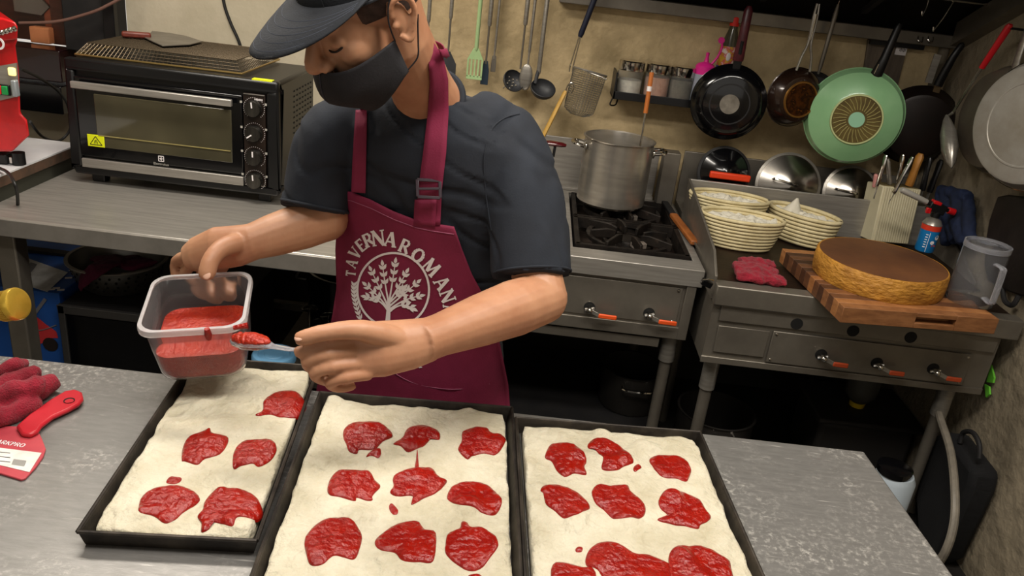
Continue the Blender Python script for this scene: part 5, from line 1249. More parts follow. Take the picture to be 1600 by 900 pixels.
t, c = wallpan('large darkened steel pan on the concrete wall behind the pale pan', 1562, 188, 1.56, .175, .04, .15, mat('dark_alu', '#6d665a', .4, .5, '#544b40', 6, 6, col3='#7a5a38'), 1, STEEL)
t.location = c; t.rotation_euler = (0, 0, radians(-82))
t, c = wallpan('large pale aluminium pan at the right picture edge', 1620, 196, 1.50, .195, .05, .165, ALU, 1, CHROME)
MB().lathe((0, -.05, 0), (0, -1, 0), [(.12, 0), (.122, .0015), (.126, .0015), (.128, 0)], 56, True).build('base_ring', ALU, t)
MB().tube([(.196*cos(2*pi*k/48), 0.002, .196*sin(2*pi*k/48)) for k in range(50)], .0035, 6, False).build('rim', CHROME, t)
t.location = c; t.rotation_euler = (0, 0, radians(-66))
bp = thing('griddle_plate', 'blackened rounded iron plate hanging on the concrete wall', 'iron plate', P(1580, 460, x=1.585))
out = [(1566,308),(1582,305),(1640,312),(1640,470),(1598,462),(1572,452),(1551,440),(1545,415),(1547,380),(1553,345)]
MB().prism([P(u, v, x=1.585) for u, v in out], (-.018, 0, 0)).build('plate', mat('burnt_iron', '#171311', .5, .3, '#2c2420', 7, 6, col3='#4a3a34', bump=.15), bp, bevel=.006)
MB().tube(spline([P(1566, 448, x=1.572), P(1570, 470, x=1.565), P(1582, 477, x=1.565), P(1592, 462, x=1.57)], 4), .008, 8).build('lug', BLKM, bp)
bc = MB(); cb0 = P(1500, 300, x=1.56)
for (u0, v0), (u1, v1), r in (((1480, 296), (1496, 376), .03), ((1498, 300), (1508, 380), .03), ((1514, 312), (1518, 384), .022), ((1470, 302), (1482, 380), .024), ((1470, 297), (1514, 308), .022), ((1488, 320), (1512, 380), .03)):
    a, b_ = P(u0, v0, x=1.55), P(u1, v1, x=1.55); bc.tube([a, a.lerp(b_, .5)+V((-.006, 0, 0)), b_], [r*.9, r*1.1, r], 10)
link(lumpy(bc, .005, 4, .005, 30, 8), 'blue_cloth', mat('navy_cloth', '#101a30', .85, 0, '#17264a', 9, bump=.2, bscale=220), None, 'dark blue cloth hanging behind the gas torch', 'cloth', angle=0)
# ================================================================== the cook
person = thing('person', 'cook in black cap, mask and maroon apron spooning sauce from a tub', 'person', (-.19, 1.66, 0))
HS = 1.06
hb_, hp_d, hr_ = radians(42), radians(30), radians(5)
hh0 = V((-cos(hb_), -sin(hb_), 0)); HF = cos(hp_d)*hh0-sin(hp_d)*V((0, 0, 1)); u0_ = sin(hp_d)*hh0+cos(hp_d)*V((0, 0, 1)); l0_ = u0_.cross(HF)
HU = cos(hr_)*u0_+sin(hr_)*l0_; HL = HU.cross(HF)
EAR = P(620, 38, Z=1.25); HO = EAR-(HF*.004+HL*.079)*HS
def H(x, y, z): return HO + (HF*x+HL*y+HU*z)*HS
HM = Matrix((HF, HL, HU)).transposed()
def hs(mb, c, r): mb.sph(H(*c), tuple(q*HS for q in r), 24, 16, HM)
body = MB()
hs(body, (-.012, 0, .055), (.1, .077, .088)); hs(body, (.045, 0, -.005), (.056, .058, .085)); hs(body, (.035, 0, -.066), (.058, .052, .045))
hs(body, (.074, 0, -.1), (.022, .026, .02)); hs(body, (.084, 0, .032), (.02, .047, .015))
body.tube([H(.092, 0, .024), H(.108, 0, .0), H(.12, 0, -.022)], [.0095, .0115, .0145], 12); hs(body, (.119, 0, -.026), (.015, .0145, .0135))
for s in (-1, 1):
    hs(body, (.106, s*.0145, -.03), (.013, .010, .0105)); hs(body, (.06, s*.036, -.018), (.03, .024, .028)); hs(body, (.081, s*.031, .003), (.0135, .0165, .012))
    hs(body, (-.006, s*.079, .004), (.014, .007, .026))
    body.tube(spline([H(.006, s*.079, -.016), H(-.006, s*.084, -.03), H(-.017, s*.087, -.012), H(-.026, s*.091, .012), H(-.021, s*.091, .032), H(-.004, s*.087, .038), H(.008, s*.081, .026), H(.009, s*.078, .012)], 4), .0052*HS, 8)
    body.sph(H(.008, s*.081, .0), .006*HS, 8, 6)
NB = V((-.20, 1.575, 1.43))
body.tube([H(-.03, 0, -.005), H(-.03, 0, -.06), NB.lerp(H(-.03, 0, -.06), .35), NB, NB+V((0, .02, -.08))], [.058, .056, .058, .07, .1], 24)
# torso and legs under the clothes
BYAW = rz(-10)
RINGS = [(.78, -.19, 1.665, .185, .125), (.95, -.19, 1.655, .18, .12), (1.05, -.185, 1.645, .17, .112), (1.15, -.185, 1.63, .172, .112), (1.25, -.19, 1.61, .185, .115), (1.33, -.195, 1.597, .192, .112), (1.385, -.20, 1.585, .175, .095), (1.425, -.20, 1.578, .12, .075), (1.455, -.20, 1.575, .07, .06)]
def torso(mb, grow, z_lo=0, extra=None):
    vs = []; fs = []; seg = 40; rr = (extra or []) + [r for r in RINGS if r[0] >= z_lo]
    for z, cx, cy, a, b in rr:
        for k in range(seg):
            t = 2*pi*k/seg; e = .82; cx_ = math.copysign(abs(cos(t))**e, cos(t)); sy_ = math.copysign(abs(sin(t))**e, sin(t))
            p = BYAW @ V(((a+grow)*cx_, (b+grow)*sy_, 0)); vs.append(V((cx, cy, z))+p)
    n = len(rr)
    for i in range(n-1):
        for k in range(seg): k2 = (k+1) % seg; fs.append([i*seg+k, i*seg+k2, (i+1)*seg+k2, (i+1)*seg+k])
    fs.append(list(range(seg))[::-1]); fs.append([(n-1)*seg+k for k in range(seg)])
    return mb.add(vs, fs)
torso(body, -.012)
for s in (-1, 1):
    hx_ = -.19+s*.09
    body.tube([(hx_, 1.66, .84), (hx_+s*.01, 1.66, .48), (hx_+s*.015, 1.68, .1), (hx_+s*.015, 1.665, .05)], [.085, .06, .042, .04], 16)
    body.tube([(hx_+s*.015, 1.70, .05), (hx_+s*.02, 1.58, .04), (hx_+s*.025, 1.5, .032)], [.04, .04, .025], 12)
# arms
LSH, LEL, LWR = P(775, 205, Z=1.60), P(846, 466, Z=1.53), P(655, 535, Z=1.32)
body.tube(spline([LSH, P(815, 320, Z=1.58), LEL], 4), [.062, .06, .057, .055, .053, .052, .05, .049, .05], 20)
body.sph(LEL, .0505, 16, 10)
body.tube([LEL, LEL.lerp(LWR, .25), LEL.lerp(LWR, .55), LEL.lerp(LWR, .85), LWR], [.05, .0525, .046, .0365, .036], 20)
RSH, REL, RWR = P(540, 205, Z=1.60), P(508, 342, Z=1.63), P(388, 380, Z=1.575)
body.tube(spline([RSH, P(515, 280, Z=1.63), REL], 4), [.058, .056, .054, .052, .05, .049, .048, .048, .047], 20)
body.sph(REL, .047, 16, 10)
body.tube([REL, REL.lerp(RWR, .3), REL.lerp(RWR, .7), RWR], [.046, .047, .042, .035], 20)
# left hand: pinch round the spoon
def Q(u, v, Z): return P(u, v, Z=Z)
hb = body
hb.tube([Q(672, 530, 1.335), Q(640, 538, 1.315), Q(595, 545, 1.295), Q(560, 550, 1.285), Q(538, 550, 1.285)], [(.037, .034), (.042, .03), (.046, .027), (.042, .021), (.032, .012)], 20, up=-FW)
hb.tube(spline([Q(632, 532, 1.305), Q(565, 516, 1.255), Q(512, 519, 1.238), Q(478, 527, 1.235), Q(462, 530, 1.235)], 3), [.02, .0195, .019, .017, .0155, .0145, .0135, .0135, .0132, .0128, .0118, .0105, .008], 14)
def finger(pts, r0, r1):
    n = 3*(len(pts)-1)+1; hb.tube(spline([Q(*p) for p in pts], 3), [(r0+(r1-r0)*k/(n-1))*(1.07 if k in (3, 6) else 1) for k in range(n-1)]+[r1*.7], 12)
finger([(566, 530, 1.285), (520, 537, 1.262), (482, 547, 1.252), (460, 551, 1.25)], .0125, .0092)
finger([(566, 548, 1.28), (512, 554, 1.255), (480, 565, 1.258), (496, 578, 1.28), (528, 578, 1.295)], .0122, .0095)
finger([(570, 568, 1.28), (520, 573, 1.257), (492, 583, 1.262), (508, 594, 1.285), (538, 592, 1.298)], .0118, .009)
finger([(578, 584, 1.285), (540, 590, 1.265), (515, 598, 1.27), (530, 606, 1.288), (555, 602, 1.3)], .0108, .008)
# right hand: thumb over the tub rim, fingers behind its wall
hb.tube([Q(398, 377, 1.575), Q(372, 384, 1.575), Q(340, 388, 1.58), Q(308, 398, 1.60), Q(292, 404, 1.61)], [(.036, .033), (.041, .029), (.043, .027), (.036, .024), (.026, .016)], 20, up=-FW)
hb.tube(spline([Q(372, 380, 1.555), Q(348, 387, 1.525), Q(331, 404, 1.505), Q(324, 424, 1.50), Q(322, 436, 1.502)], 3), [.02, .0205, .02, .0185, .0175, .017, .0165, .0165, .0165, .0165, .0155, .013, .009], 14)
for i, (k0, k1, k2, k3) in enumerate((((300, 398), (276, 408), (278, 436), (300, 452)), ((316, 402), (290, 424), (296, 452), (322, 466)), ((334, 408), (312, 436), (322, 462), (346, 470)), ((352, 410), (338, 440), (350, 462), (368, 464)))):
    hb.tube(spline([Q(*k0, 1.60), Q(*k1, 1.655), Q(*k2, 1.675), Q(*k3, 1.672)], 3), [.0125, .0122, .012, .0118, .0115, .011, .0105, .0102, .0098, .007], 12)
me = remeshed(body, .0031, 2)
SKB = bvh_of(me)
link(me, 'body', SKIN, person, angle=0)
# nails
NAIL = mat('nail', '#cfa48e', .3)
for c, d_, n_v in ((Q(468, 527, 1.228), Q(462, 532, 1.24)-Q(510, 522, 1.24), -FW*.7-DD*.7), (Q(323, 430, 1.488), Q(322, 436, 1.5)-Q(331, 404, 1.505), -FW)):
    d_ = d_.normalized(); n_v = (n_v-d_*n_v.dot(d_)).normalized(); s_ = d_.cross(n_v)
    Mn = Matrix((d_, s_, n_v)).transposed(); MB().sph(c, (.0085, .0075, .003), 12, 8, Mn).build('thumbnail', NAIL, person)

# shirt
sh = MB(); torso(sh, .012, .8)
sh.tube(spline([P(735, 190, Z=1.62), P(782, 218, Z=1.605), P(813, 290, Z=1.58), P(828, 370, Z=1.565), P(831, 432, Z=1.555)], 4), [.066, .07, .073, .076, .078, .079, .08, .08, .08, .08, .0795, .079, .078, .078, .077, .076, .076], 26)
sh.tube(spline([P(590, 195, Z=1.62), P(528, 212, Z=1.605), P(503, 268, Z=1.615), P(492, 328, Z=1.62)], 4), [.066, .07, .072, .074, .075, .075, .074, .073, .071, .069, .067, .066, .066], 26)
sh.tube([P(520, 205, Z=1.615), NB+V((0, .03, -.045)), P(790, 205, Z=1.615)], [.055, .068, .06], 20)
me = remeshed(sh, .006, 5)
# folds
for v in me.vertices:
    c = v.co; f_ = noise.noise(V((c.x*9+c.z*5, c.y*9, c.z*3.2)))+.5*noise.noise(V((c.x*22-c.z*9, c.y*20, c.z*8)))
    fd = noise.noise(V((c.x*5+c.z*14, c.y*6, c.z*2+c.x*6)))
    v.co = c+v.normal*(.006*f_-.009*max(0, .12-abs(fd))/.12*.6)
SHB = bvh_of(me)
link(me, 'shirt', SHIRT, person, angle=0)
# hems and collar
def ringtube(c, d, r, rt, name, m_, flat=1):
    x_, y_, d_ = basis(d); MB().tube([c+(x_*cos(2*pi*k/40)+y_*sin(2*pi*k/40)*flat)*r for k in range(42)], rt, 8, False).build(name, m_, person)
ringtube(P(831, 426, Z=1.5555), P(831, 432, Z=1.555)-P(828, 370, Z=1.565), .0758, .0028, 'sleeve_hem', SHIRT)
ringtube(P(493, 322, Z=1.6195), P(492, 328, Z=1.62)-P(503, 268, Z=1.615), .0675, .0035, 'sleeve_hem', SHIRT)
cdir = (H(-.03, 0, -.06)-NB).normalized()
ringtube(NB+cdir*.022+V((0, 0, 0)), cdir, .068, .0075, 'collar', SHIRT)
def seamline(px, name):
    pts = []
    for u, v in px:
        d = ray(u, v).normalized(); h = SHB.ray_cast(CAM, d)
        if h[0] is not None: pts.append(h[0]-d*.001)
    if len(pts) > 2: MB().tube(spline(pts, 5), .0016, 6).build(name, SHIRT, person)
seamline([(812, 178), (790, 184), (770, 200), (759, 230), (756, 262), (760, 310), (768, 360)], 'shoulder_seam')
# trousers and shoes
tr_ = MB(); torso(tr_, .006, 0, None); 
tr = MB()
for s in (-1, 1):
    hx_ = -.19+s*.09; tr.tube([(hx_, 1.66, .86), (hx_+s*.005, 1.66, .75), (hx_+s*.01, 1.66, .48), (hx_+s*.015, 1.68, .06)], [.1, .098, .078, .07], 20)
    MB().tube([(hx_+s*.015, 1.75, .045), (hx_+s*.02, 1.68, .05), (hx_+s*.02, 1.58, .045), (hx_+s*.025, 1.48, .032)], [(.03, .04), (.045, .048), (.046, .042), (.03, .03)], 16).build('shoe', BLKM, person)
tr.tube([(-.19, 1.66, .78), (-.19, 1.66, .9)], [(.19, .13), (.185, .127)], 30, up=(0, 1, 0))
link(remeshed(tr, .01, 3), 'trousers', mat('trouser_cloth', '#15161a', .9), person, angle=0)

# ---- apron draped over the torso
tb_ = MB(); torso(tb_, .016, .78, [(.45, -.19, 1.665, .23, .145), (.62, -.19, 1.665, .215, .138)])
TBV = bvh_of(tb_.mesh('tmpb'))
def lerp_tab(tab, v):
    if v <= tab[0][0]: return tab[0][1]
    for (a, x), (b, y) in zip(tab, tab[1:]):
        if v <= b: return x+(y-x)*(v-a)/(b-a)
    return tab[-1][1]
LT = [(296, 531), (340, 527), (390, 524), (450, 526), (490, 520), (540, 510), (600, 496), (640, 490), (760, 474)]
RT = [(296, 690), (350, 708), (390, 722), (430, 738), (470, 760), (500, 772), (540, 782), (600, 794), (640, 797), (760, 806)]
TOPT = [(0, 297), (.12, 300), (.3, 312), (.5, 330), (.68, 343), (.8, 348), (1, 354)]
nu, nv = 56, 84
ZG = [[None]*(nu+1) for _ in range(nv+1)]; UV = [[None]*(nu+1) for _ in range(nv+1)]
for j in range(nv+1):
    for i in range(nu+1):
        s = i/nu; vt = lerp_tab(TOPT, s); v = vt+(760-vt)*j/nv; u = lerp_tab(LT, v)+(lerp_tab(RT, v)-lerp_tab(LT, v))*s
        d = ray(u, v); hit = TBV.ray_cast(CAM, d.normalized()); UV[j][i] = (u, v)
        if hit[0] is not None: ZG[j][i] = (hit[0]-CAM).dot(FW)-.012
for j in range(nv+1):
    known = [i for i in range(nu+1) if ZG[j][i] is not None]
    for i in range(nu+1):
        if ZG[j][i] is None:
            k = min(known, key=lambda q: abs(q-i)) if known else None
            ZG[j][i] = (ZG[j][k]+.0012*abs(k-i)) if k is not None else ZG[j-1][i]
for it in range(14):
    G2 = [r[:] for r in ZG]
    for j in range(nv+1):
        for i in range(nu+1):
            a = [ZG[q][w_] for q, w_ in ((j-1, i), (j+1, i), (j, i-1), (j, i+1)) if 0 <= q <= nv and 0 <= w_ <= nu]
            G2[j][i] = min(sum(a)/len(a), ZG[j][i]+.0006)
    ZG = G2
for j in range(nv+1):
    for i in range(nu+1):
        u, v = UV[j][i]; ZG[j][i] += .004*noise.noise(V((u*.02+v*.006, v*.008, 3)))-.0035*max(0, noise.noise(V((u*.016-v*.01, v*.012, 8))))-.003
mb = MB(); mb.grid(lambda a, b: P(*UV[round(b*nv)][round(a*nu)], Z=ZG[round(b*nv)][round(a*nu)]), nu, nv)
apron = mb.build('apron', APRON, person, solid=.002, angle=0)
AB = BVHTree.FromPolygons([v for v in mb.v], mb.f)
def onA(u, v, off=.0035):
    d = ray(u, v).normalized(); h = AB.ray_cast(CAM, d)
    if h[0] is None: return None
    return h[0]-d*off
# stitched top hem and pocket line
mb = MB()
top_pts = [onA(UV[2][i][0], UV[2][i][1]+3, .0018) for i in range(1, nu)]; top_pts = [p for p in top_pts if p]
if len(top_pts) > 3: mb.tube(top_pts, .0009, 5)
pk_ = [onA(u, v, .0016) for u, v in ((607, 577), (640, 596), (680, 606), (720, 608), (765, 600))]; pk_ = [p for p in pk_ if p]
if len(pk_) > 2: mb.tube(spline(pk_, 4), .0009, 5)
mb.build('stitching', mat('apron_stitch', '#8d4a62', .8), apron)
# print: ring, tree, laurel and lettering
pr = MB()
def zz(x, y): return (520+x/3, 320+y/3)
def pq(quad):
    pts = [onA(*zz(x, y)) for x, y in quad]
    if all(p is not None for p in pts): pr.add(pts, [tuple(range(len(pts)))])
def stroke2(pts, w0, w1):
    n = len(pts)
    for i in range(n-1):
        (ax_, ay_), (bx_, by_) = pts[i], pts[i+1]; L_ = math.hypot(bx_-ax_, by_-ay_) or 1
        nx, ny = -(by_-ay_)/L_, (bx_-ax_)/L_; wa = (w0+(w1-w0)*i/(n-1))/2; wb = (w0+(w1-w0)*(i+1)/(n-1))/2
        pq([(ax_-nx*wa, ay_-ny*wa), (bx_-nx*wb, by_-ny*wb), (bx_+nx*wb, by_+ny*wb), (ax_+nx*wa, ay_+ny*wa)])
C2 = lambda p0, p1, p2, n=8: [((1-t)**2*p0[0]+2*t*(1-t)*p1[0]+t*t*p2[0], (1-t)**2*p0[1]+2*t*(1-t)*p1[1]+t*t*p2[1]) for t in [k/n for k in range(n+1)]]
stroke2([(283+168*cos(2*pi*k/72), 400+174*sin(2*pi*k/72)) for k in range(73)], 10, 10)
def leaf(x, y, ang, L_, w_):
    c, s = cos(ang), sin(ang); pts = []
    for a, b in ((0, 0), (.3, .5), (.6, .42), (1, 0), (.6, -.42), (.3, -.5)): pts.append((x+c*a*L_-s*b*w_, y+s*a*L_+c*b*w_))
    pq(pts)
stroke2(C2((256, 560), (262, 500), (262, 440)), 24, 14)
BR = [((258, 490), (232, 440), (160, 380)), ((258, 475), (225, 400), (182, 312)), ((262, 460), (244, 370), (234, 288)), ((264, 455), (280, 360), (292, 276)), ((265, 455), (300, 400), (342, 322)), ((266, 475), (320, 430), (392, 368)), ((267, 490), (330, 440), (404, 428)), ((268, 500), (320, 450), (372, 484)), ((257, 495), (225, 440), (160, 432)), ((264, 460), (300, 430), (330, 395))]
for p0, p1, p2 in BR:
    q = C2(p0, p1, p2, 10); stroke2(q, 9, 4)
    for k in (5, 7, 9, 10):
        x, y = q[k]; x2, y2 = q[k-1]; an = math.atan2(y-y2, x-x2)
        if k < 10:
            for s in (-1, 1): leaf(x, y, an+s*.62, 32, 15)
        else: leaf(x, y, an, 32, 16)
lq = C2((100, 365), (92, 450), (140, 560), 10); stroke2(lq, 5, 4)
for k in range(1, 10):
    x, y = lq[k]; x2, y2 = lq[k-1]; an = math.atan2(y-y2, x-x2)+pi
    for s in (-1, 1): leaf(x, y, an+s*.5, 30, 10)
def letter(ch, x, y, rot, h, ws=1.0):
    wd, sg = strokes(ch); c, s = cos(radians(rot)), sin(radians(rot))
    for qd in quads2d([(a_, b_, w_*1.25) for a_, b_, w_ in sg], 2):
        out = []
        for a, b in qd:
            lx = (a-wd/2)*h*ws*1.12; ly = (b-.5)*h*1.14; out.append((x+lx*c-ly*s, y-(lx*s+ly*c)))
        pq(out)
for ch, x, y, r, h, ws in (('T', 84, 322, 82, 40, .7), ('A', 87, 275, 68, 46, .75), ('V', 104, 226, 54, 50, .8), ('E', 131, 190, 38, 52, .85), ('R', 166, 165, 24, 56, .85), ('N', 212, 156, 8, 62, .92), ('A', 270, 162, -10, 60, .92),
                       ('R', 338, 195, -24, 56, .9), ('O', 400, 238, -36, 58, .95), ('M', 462, 292, -46, 62, .92), ('A', 512, 366, -58, 60, .9), ('N', 538, 428, -70, 58, .9), ('A', 550, 490, -84, 56, .85),
                       ('B', 118, 655, -28, 40, .9), ('A', 150, 680, -24, 42, .9), ('N', 195, 705, -18, 42, .9), ('G', 244, 722, -12, 42, .9), ('K', 292, 732, -6, 46, .9), ('O', 342, 738, -2, 46, .95), ('K', 394, 738, 3, 46, .9)):
    letter(ch, x, y, r, h, ws)
pr.build('logo_print', PRINT, apron, smooth=False, kind='stuff')
# straps
def ribbon(px, name, off=.006, bv=(SHB, SKB), zmin=1.38):
    """px: list of (uL, uR, v)"""
    rows = []
    for i in range(len(px)-1):
        for k in range(6):
            t = k/6; rows.append([px[i][q]+(px[i+1][q]-px[i][q])*t for q in range(4)])
    rows.append(list(px[-1])); Zs = []
    for uL, uR, vL, vR in rows:
        r_ = []
        for s in (0, .25, .5, .75, 1):
            u = uL+(uR-uL)*s; v = vL+(vR-vL)*s; d = ray(u, v); best = None
            for b in bv:
                h = b.ray_cast(CAM, d.normalized())
                if h[0] is not None:
                    z = (h[0]-CAM).dot(FW)
                    if z > zmin and (best is None or z < best): best = z
            if best is None and Zs: best = Zs[-1][len(r_)]
            r_.append(best)
        Zs.append(r_)
    flatz = [z for r in Zs for z in r if z]; av = sum(flatz)/len(flatz)
    Zs = [[(z if z else av)-off for z in r] for r in Zs]
    for it in range(6):
        G2 = [r[:] for r in Zs]
        for j in range(len(Zs)):
            for i in range(5):
                a = [Zs[q][w_] for q, w_ in ((j-1, i), (j+1, i), (j, i-1), (j, i+1)) if 0 <= q < len(Zs) and 0 <= w_ < 5]
                G2[j][i] = min(sum(a)/len(a), Zs[j][i])
        Zs = G2
    mb = MB(); mb.grid(lambda a, b: P(rows[round(b*(len(rows)-1))][0]+(rows[round(b*(len(rows)-1))][1]-rows[round(b*(len(rows)-1))][0])*a, rows[round(b*(len(rows)-1))][2]+(rows[round(b*(len(rows)-1))][3]-rows[round(b*(len(rows)-1))][2])*a, Z=Zs[round(b*(len(rows)-1))][round(a*4)]), 4, len(rows)-1)
    mb.build(name, APRON, apron, solid=.0018, angle=0); return Zs
ribbon([(549, 571, 300, 302), (551, 572, 250, 250), (554, 573, 200, 200), (556, 573, 172, 172)], 'neck_strap', bv=(SHB,))
Zr = ribbon([(650, 688, 352, 352), (653, 690, 300, 300), (661, 697, 240, 240), (668, 701, 180, 176), (672, 700, 130, 124), (670, 693, 100, 92), (664, 680, 75, 70), (657, 670, 64, 58)], 'neck_strap', .008)
sr = P(663, 62, Z=Zr[-1][2]); sl_ = P(564, 172, Z=1.53)
nA = (H(-.03, 0, -.06)-NB); nC = NB+nA*.42; nA.normalize()
def npr(p): d_ = p-nC; ax_ = d_.dot(nA); d_ = d_-nA*ax_; return d_.normalized(), d_.length, ax_
eS, lS, aS = npr(P(668, 80, Z=Zr[-7][2]+.001)); eL, lL, aL = npr(sl_); eB = npr(nC-HF*.1)[0]
def nband(a, b):
    if a < .5: t = a*2; d_ = (eS*(1-t)+eB*t).normalized(); r_ = max(.07, lS)*(1-t)+.07*t; ax_ = aS*(1-t)+.0*t
    else: t = a*2-1; d_ = (eB*(1-t)+eL*t).normalized(); r_ = .07*(1-t)+max(.07, lL)*t; ax_ = aL*t
    return nC+d_*r_+nA*(ax_+(b-.5)*.024)
mb = MB(); mb.grid(nband, 28, 2); mb.build('neck_strap', APRON, apron, solid=.0018, angle=0)
ribbon([(648, 682, 312, 312), (646, 680, 352, 354)], 'strap_tail', .012, (SHB,))
bc_ = P(670, 295, Z=P(0, 0, Z=1).z*0+Zr[6][2]-.012)
bu = MB(); e1 = RR*.022; e2 = DD*.0175
cs4 = [bc_-e1-e2, bc_+e1*.95-e2*.85, bc_+e1+e2, bc_-e1*.95+e2*.85]
for k in range(4): bu.bar(cs4[k], cs4[(k+1) % 4], .006, .004, up=-FW)
bu.bar(bc_-e1, bc_+e1, .005, .004, up=-FW)
bu.build('strap_buckle', mat('buckle', '#3b3138', .4, .3), apron, bevel=.001)

# ---- cap, hair, mask, eye
CAPM = mat('cap_cloth', '#15171c', .9, 0, '#1b1e24', 20, bump=.2, bscale=320)
def capP(t, ph, g=0):
    return H(-.012+(.107+g)*sin(ph)*cos(t), (.085+g)*sin(ph)*sin(t), .058+(.096+g)*cos(ph))
mb = MB(); mb.grid(lambda a, b: capP(2*pi*a, max(.001, b*(pi/2+.08))), 48, 16)
cap = mb.build('cap', CAPM, person, angle=0, solid=.003)
def brim(a, b):
    t = radians(-66+132*a); r0 = (.109*cos(t), .087*sin(t)); ext = .1*max(0, (cos(t)-.4067)/.5933)**.55*b
    x = -.012+r0[0]+ext; y = r0[1]*(1+.06*b)
    e = ext/.1
    return H(x, y, .06-.026*e-1.9*y*y*e-.25*y*y+.006*sin(pi*b)*e)
mb = MB(); mb.grid(brim, 40, 12); mb.build('brim', CAPM, cap, angle=0, solid=.004)
mb = MB()
for b in (.3, .45, .6, .75, .9): mb.tube([V(brim(a/30, b))+HU*.0022 for a in range(1, 30)], .0004, 4)
mb.build('brim_stitching', mat('cap_stitch', '#3a3f4a', .9), cap)
for k in range(6):
    t = 2*pi*k/6+.5; MB().tube([capP(t, pi/2*q/8, .003) for q in range(9)], .0008, 5).build('seam', CAPM, cap)
MB().sph(H(-.012, 0, .158), (.007, .007, .005), 10, 6, HM).build('button', CAPM, cap)
mb = MB(); mb.tube([capP(2*pi*k/60, pi/2+.08, .002) for k in range(62)], .0025, 6, False); mb.build('sweatband', CAPM, cap)
HAIR = mat('hair_stubble', '#2a1f1a', .95, 0, '#41302a', 60, 3)
def hr(a, b):
    t = radians(52+256*a); dip = .0 if 110 < math.degrees(t) < 250 else 0
    z = .058-.096*(b*.62); k = math.sqrt(max(.05, 1-((z-.055)/.088)**2))
    lo = 1 if 100 < math.degrees(t) < 260 else .75
    z = .058-.096*(b*.62*lo); k = math.sqrt(max(.05, 1-((z-.055)/.088)**2))
    return H(-.012+.1015*k*cos(t), .0785*k*sin(t), z)
mb = MB(); mb.grid(hr, 50, 8); mb.build('hair', HAIR, person, angle=0)
MASK = mat('mask_cloth', '#17161a', .85, 0, '#1e1d21', 30, bump=.15, bscale=300)
def msk(a, b):
    th = (a-.5)*pi; c_ = max(0, cos(th)); s_ = sin(th)
    xc = .113+.012*sin(pi*min(1, b*1.1))-.038*max(0, b-.55)/.45; zc_ = -.036-.094*b
    xs = .014-.004*b; zs_ = -.022-.056*b
    w_ = c_**.75
    return H(xs+(xc-xs)*w_, .0735*math.copysign(abs(s_)**.8, s_)*(1-.16*b*(w_)), zs_+(zc_-zs_)*c_**.9)
mb = MB(); mb.grid(msk, 40, 16); mask = mb.build('face_mask', MASK, person, angle=0, solid=.0025)
MB().tube([V(msk(.5, b/12))+HF*.002*HS for b in range(13)], .0011, 6).build('mask_seam', mat('seam_grey', '#34323a', .8), mask)
for s, a in ((1, 1.0), (-1, 0.0)):
    t0, t1 = V(msk(a, 0.05)), V(msk(a, .95))
    MB().tube(spline([t0, H(.016, s*.081, .012), H(.004, s*.085, .04), H(-.014, s*.09, .044)], 5), .0014, 6).build('ear_loop', MASK, mask)
    MB().tube(spline([t1, H(-.008, s*.082, -.062), H(-.017, s*.084, -.04), H(-.024, s*.086, -.018), H(-.03, s*.088, 0)], 5), .0014, 6).build('ear_loop', MASK, mask)
LASH = mat('lash', '#1d120e', .7)
for s in (-1, 1):
    MB().tube(spline([H(.0925, s*.0165, -.003), H(.0957, s*.026, -.0075), H(.0927, s*.038, -.0065), H(.0847, s*.048, -.001)], 4), [.0008]+[.0018]*11+[.0008], 6).build('eyelashes', LASH, person)
    MB().tube(spline([H(.102, s*.014, .034), H(.103, s*.028, .039), H(.094, s*.044, .036), H(.086, s*.05, .03)], 4), [(.002, .001)]+[(.004, .0022)]*11+[(.0015, .001)], 8).build('eyebrow', LASH, person)

# ---- tub of sauce and spoon
TUB = mat('tub_plastic', '#f4f0f0', .16, 0, trans=.96, ior=1.1)
RIMM = mat('tub_rim', '#eeeaea', .25, 0, trans=.7, ior=1.2)
Bk = P(318, 430, Z=1.565); Fr = P(297, 512, z=Bk.z-.03)
ey_ = (Bk-Fr); ld_ = ey_.length; ey_.normalize(); ex_ = RR.copy(); fl_, fr_ = P(228, 494, z=Bk.z-.03), P(370, 531, z=Bk.z-.03)
ex_ = (fr_-fl_); ex_ -= ey_*ex_.dot(ey_); ww = ex_.length; ex_.normalize(); ez_ = ex_.cross(ey_)
print('TUB', ww, ld_, Bk, Fr, ez_)
tw, tl, thh = .172, min(ld_, .2), .128
cen = (Bk+Fr)/2
def rr_ring(s, h, g=0, n=6, rad=.032):
    pts = []; a, b = tw/2*s+g, tl/2*s+g
    for (cx_, cy_), st_ in (((a, b), 0), ((-a, b), 90), ((-a, -b), 180), ((a, -b), 270)):
        for k in range(n+1):
            q = radians(st_+90*k/n); x = cx_-math.copysign(rad, cx_)+rad*cos(q); y = cy_-math.copysign(rad, cy_)+rad*sin(q)
            pts.append(cen+ex_*x+ey_*y-ez_*h)
    return pts
def loft(rings, cap0=True, cap1=False):
    mb = MB(); n = len(rings[0])
    for r in rings: mb.v += r
    for i in range(len(rings)-1):
        for k in range(n): k2 = (k+1) % n; mb.f.append([i*n+k, i*n+k2, (i+1)*n+k2, (i+1)*n+k])
    if cap0: mb.f.append(list(range(n)))
    if cap1: mb.f.append([(len(rings)-1)*n+k for k in range(n)])
    return mb
tub = thing('sauce_tub', 'clear plastic tub half full of tomato sauce held in the hand', 'tub', cen-ez_*thh)
loft([rr_ring(.84, thh, 0), rr_ring(.88, thh-.004, 0), rr_ring(.9, thh-.012), rr_ring(.955, thh*.5), rr_ring(1, .004)]).build('tub_wall', TUB, tub, solid=.0014, angle=50)
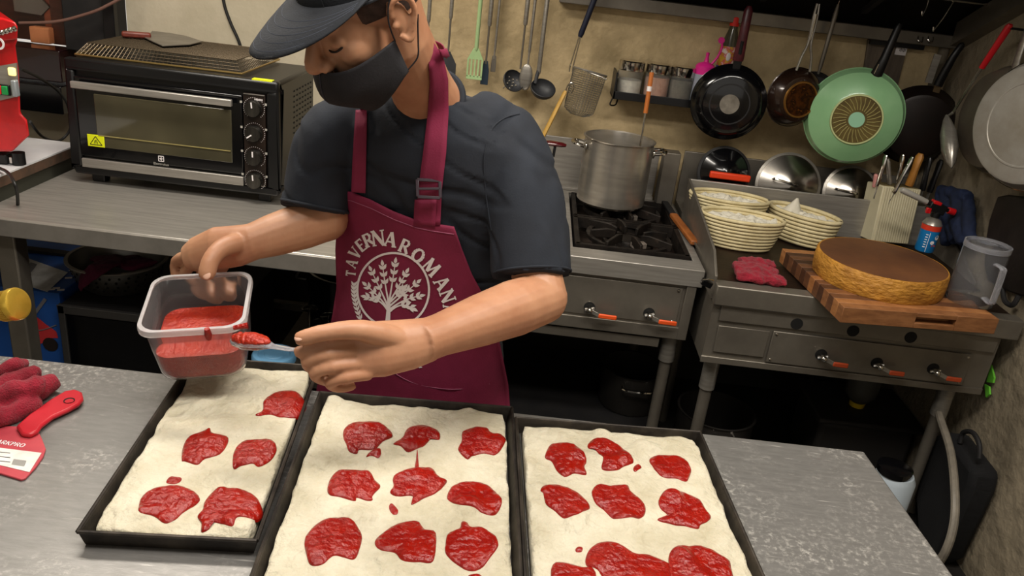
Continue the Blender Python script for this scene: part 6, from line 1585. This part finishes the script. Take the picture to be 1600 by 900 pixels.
loft([rr_ring(1, 0, .001), rr_ring(1, 0, .007), rr_ring(1, .004, .008), rr_ring(1, .012, .008), rr_ring(1, .012, .005), rr_ring(1, .004, .004), rr_ring(1, .003, .001), rr_ring(1, 0, .001)], False).build('rim', RIMM, tub, angle=50)
SAUCE2 = mat('tub_sauce', '#8e190a', .2, 0, '#a52b10', 30, 6, .35, .7, col3='#bf501e', bump=.8, bscale=140, bdist=.006)
lev = .07
loft([rr_ring(.82, thh-.003), rr_ring(.885, thh-.010, -.002), rr_ring(.925, (thh+lev)/2, -.002), rr_ring(.94, lev, -.002)], True, True).build('tomato_sauce', SAUCE2, None, 'tomato sauce filling the lower half of the clear tub', 'tomato sauce')
# sauce smears on the tub rim
mb = MB(); d0 = cen-ey_*(tl/2+.009)+ex_*.03
mb.tube([d0+ez_*.002, d0-ez_*.012, d0-ez_*.022], [.005, .007, .004], 10); MB().tube([d0+ex_*.045, d0+ex_*.07+ez_*.003], [.004, .006], 10).build('sauce_smear', SAUCE, tub)
mb.build('sauce_drip', SAUCE, tub)
sp_ = thing('spoon', 'small spoon heaped with tomato sauce held over the tub edge', 'spoon', P(400, 540, Z=1.34))
s0, s1, s2, s3 = Q(520, 545, 1.262), Q(455, 546, 1.28), Q(418, 540, 1.315), Q(362, 531, 1.36)
MB().tube([s0, s1, s2], [(.006, .002), (.006, .002), (.008, .002)], 10, up=(0, 0, 1)).build('handle', CLEAR2, sp_)
MB().tube([s2.lerp(s3, q) for q in (-.15, 0, .2, .5, .8, .96, 1)], [(.006, .003), (.012, .005), (.018, .009), (.021, .011), (.016, .008), (.008, .004), (.002, .001)], 16, up=(0, 0, 1)).build('spoon_bowl', CLEAR2, sp_)
mb = MB(); mb.tube([s2.lerp(s3, q)+V((0, 0, .006)) for q in (-.05, .1, .35, .6, .85, .97)], [(.004, .003), (.012, .007), (.0175, .011), (.018, .011), (.012, .008), (.003, .002)], 16, up=(0, 0, 1))
link(lumpy(mb, .0018, 2, .002, 160, 4), 'tomato_sauce', SAUCE2, None, 'heap of tomato sauce on the spoon', 'tomato sauce', angle=0)
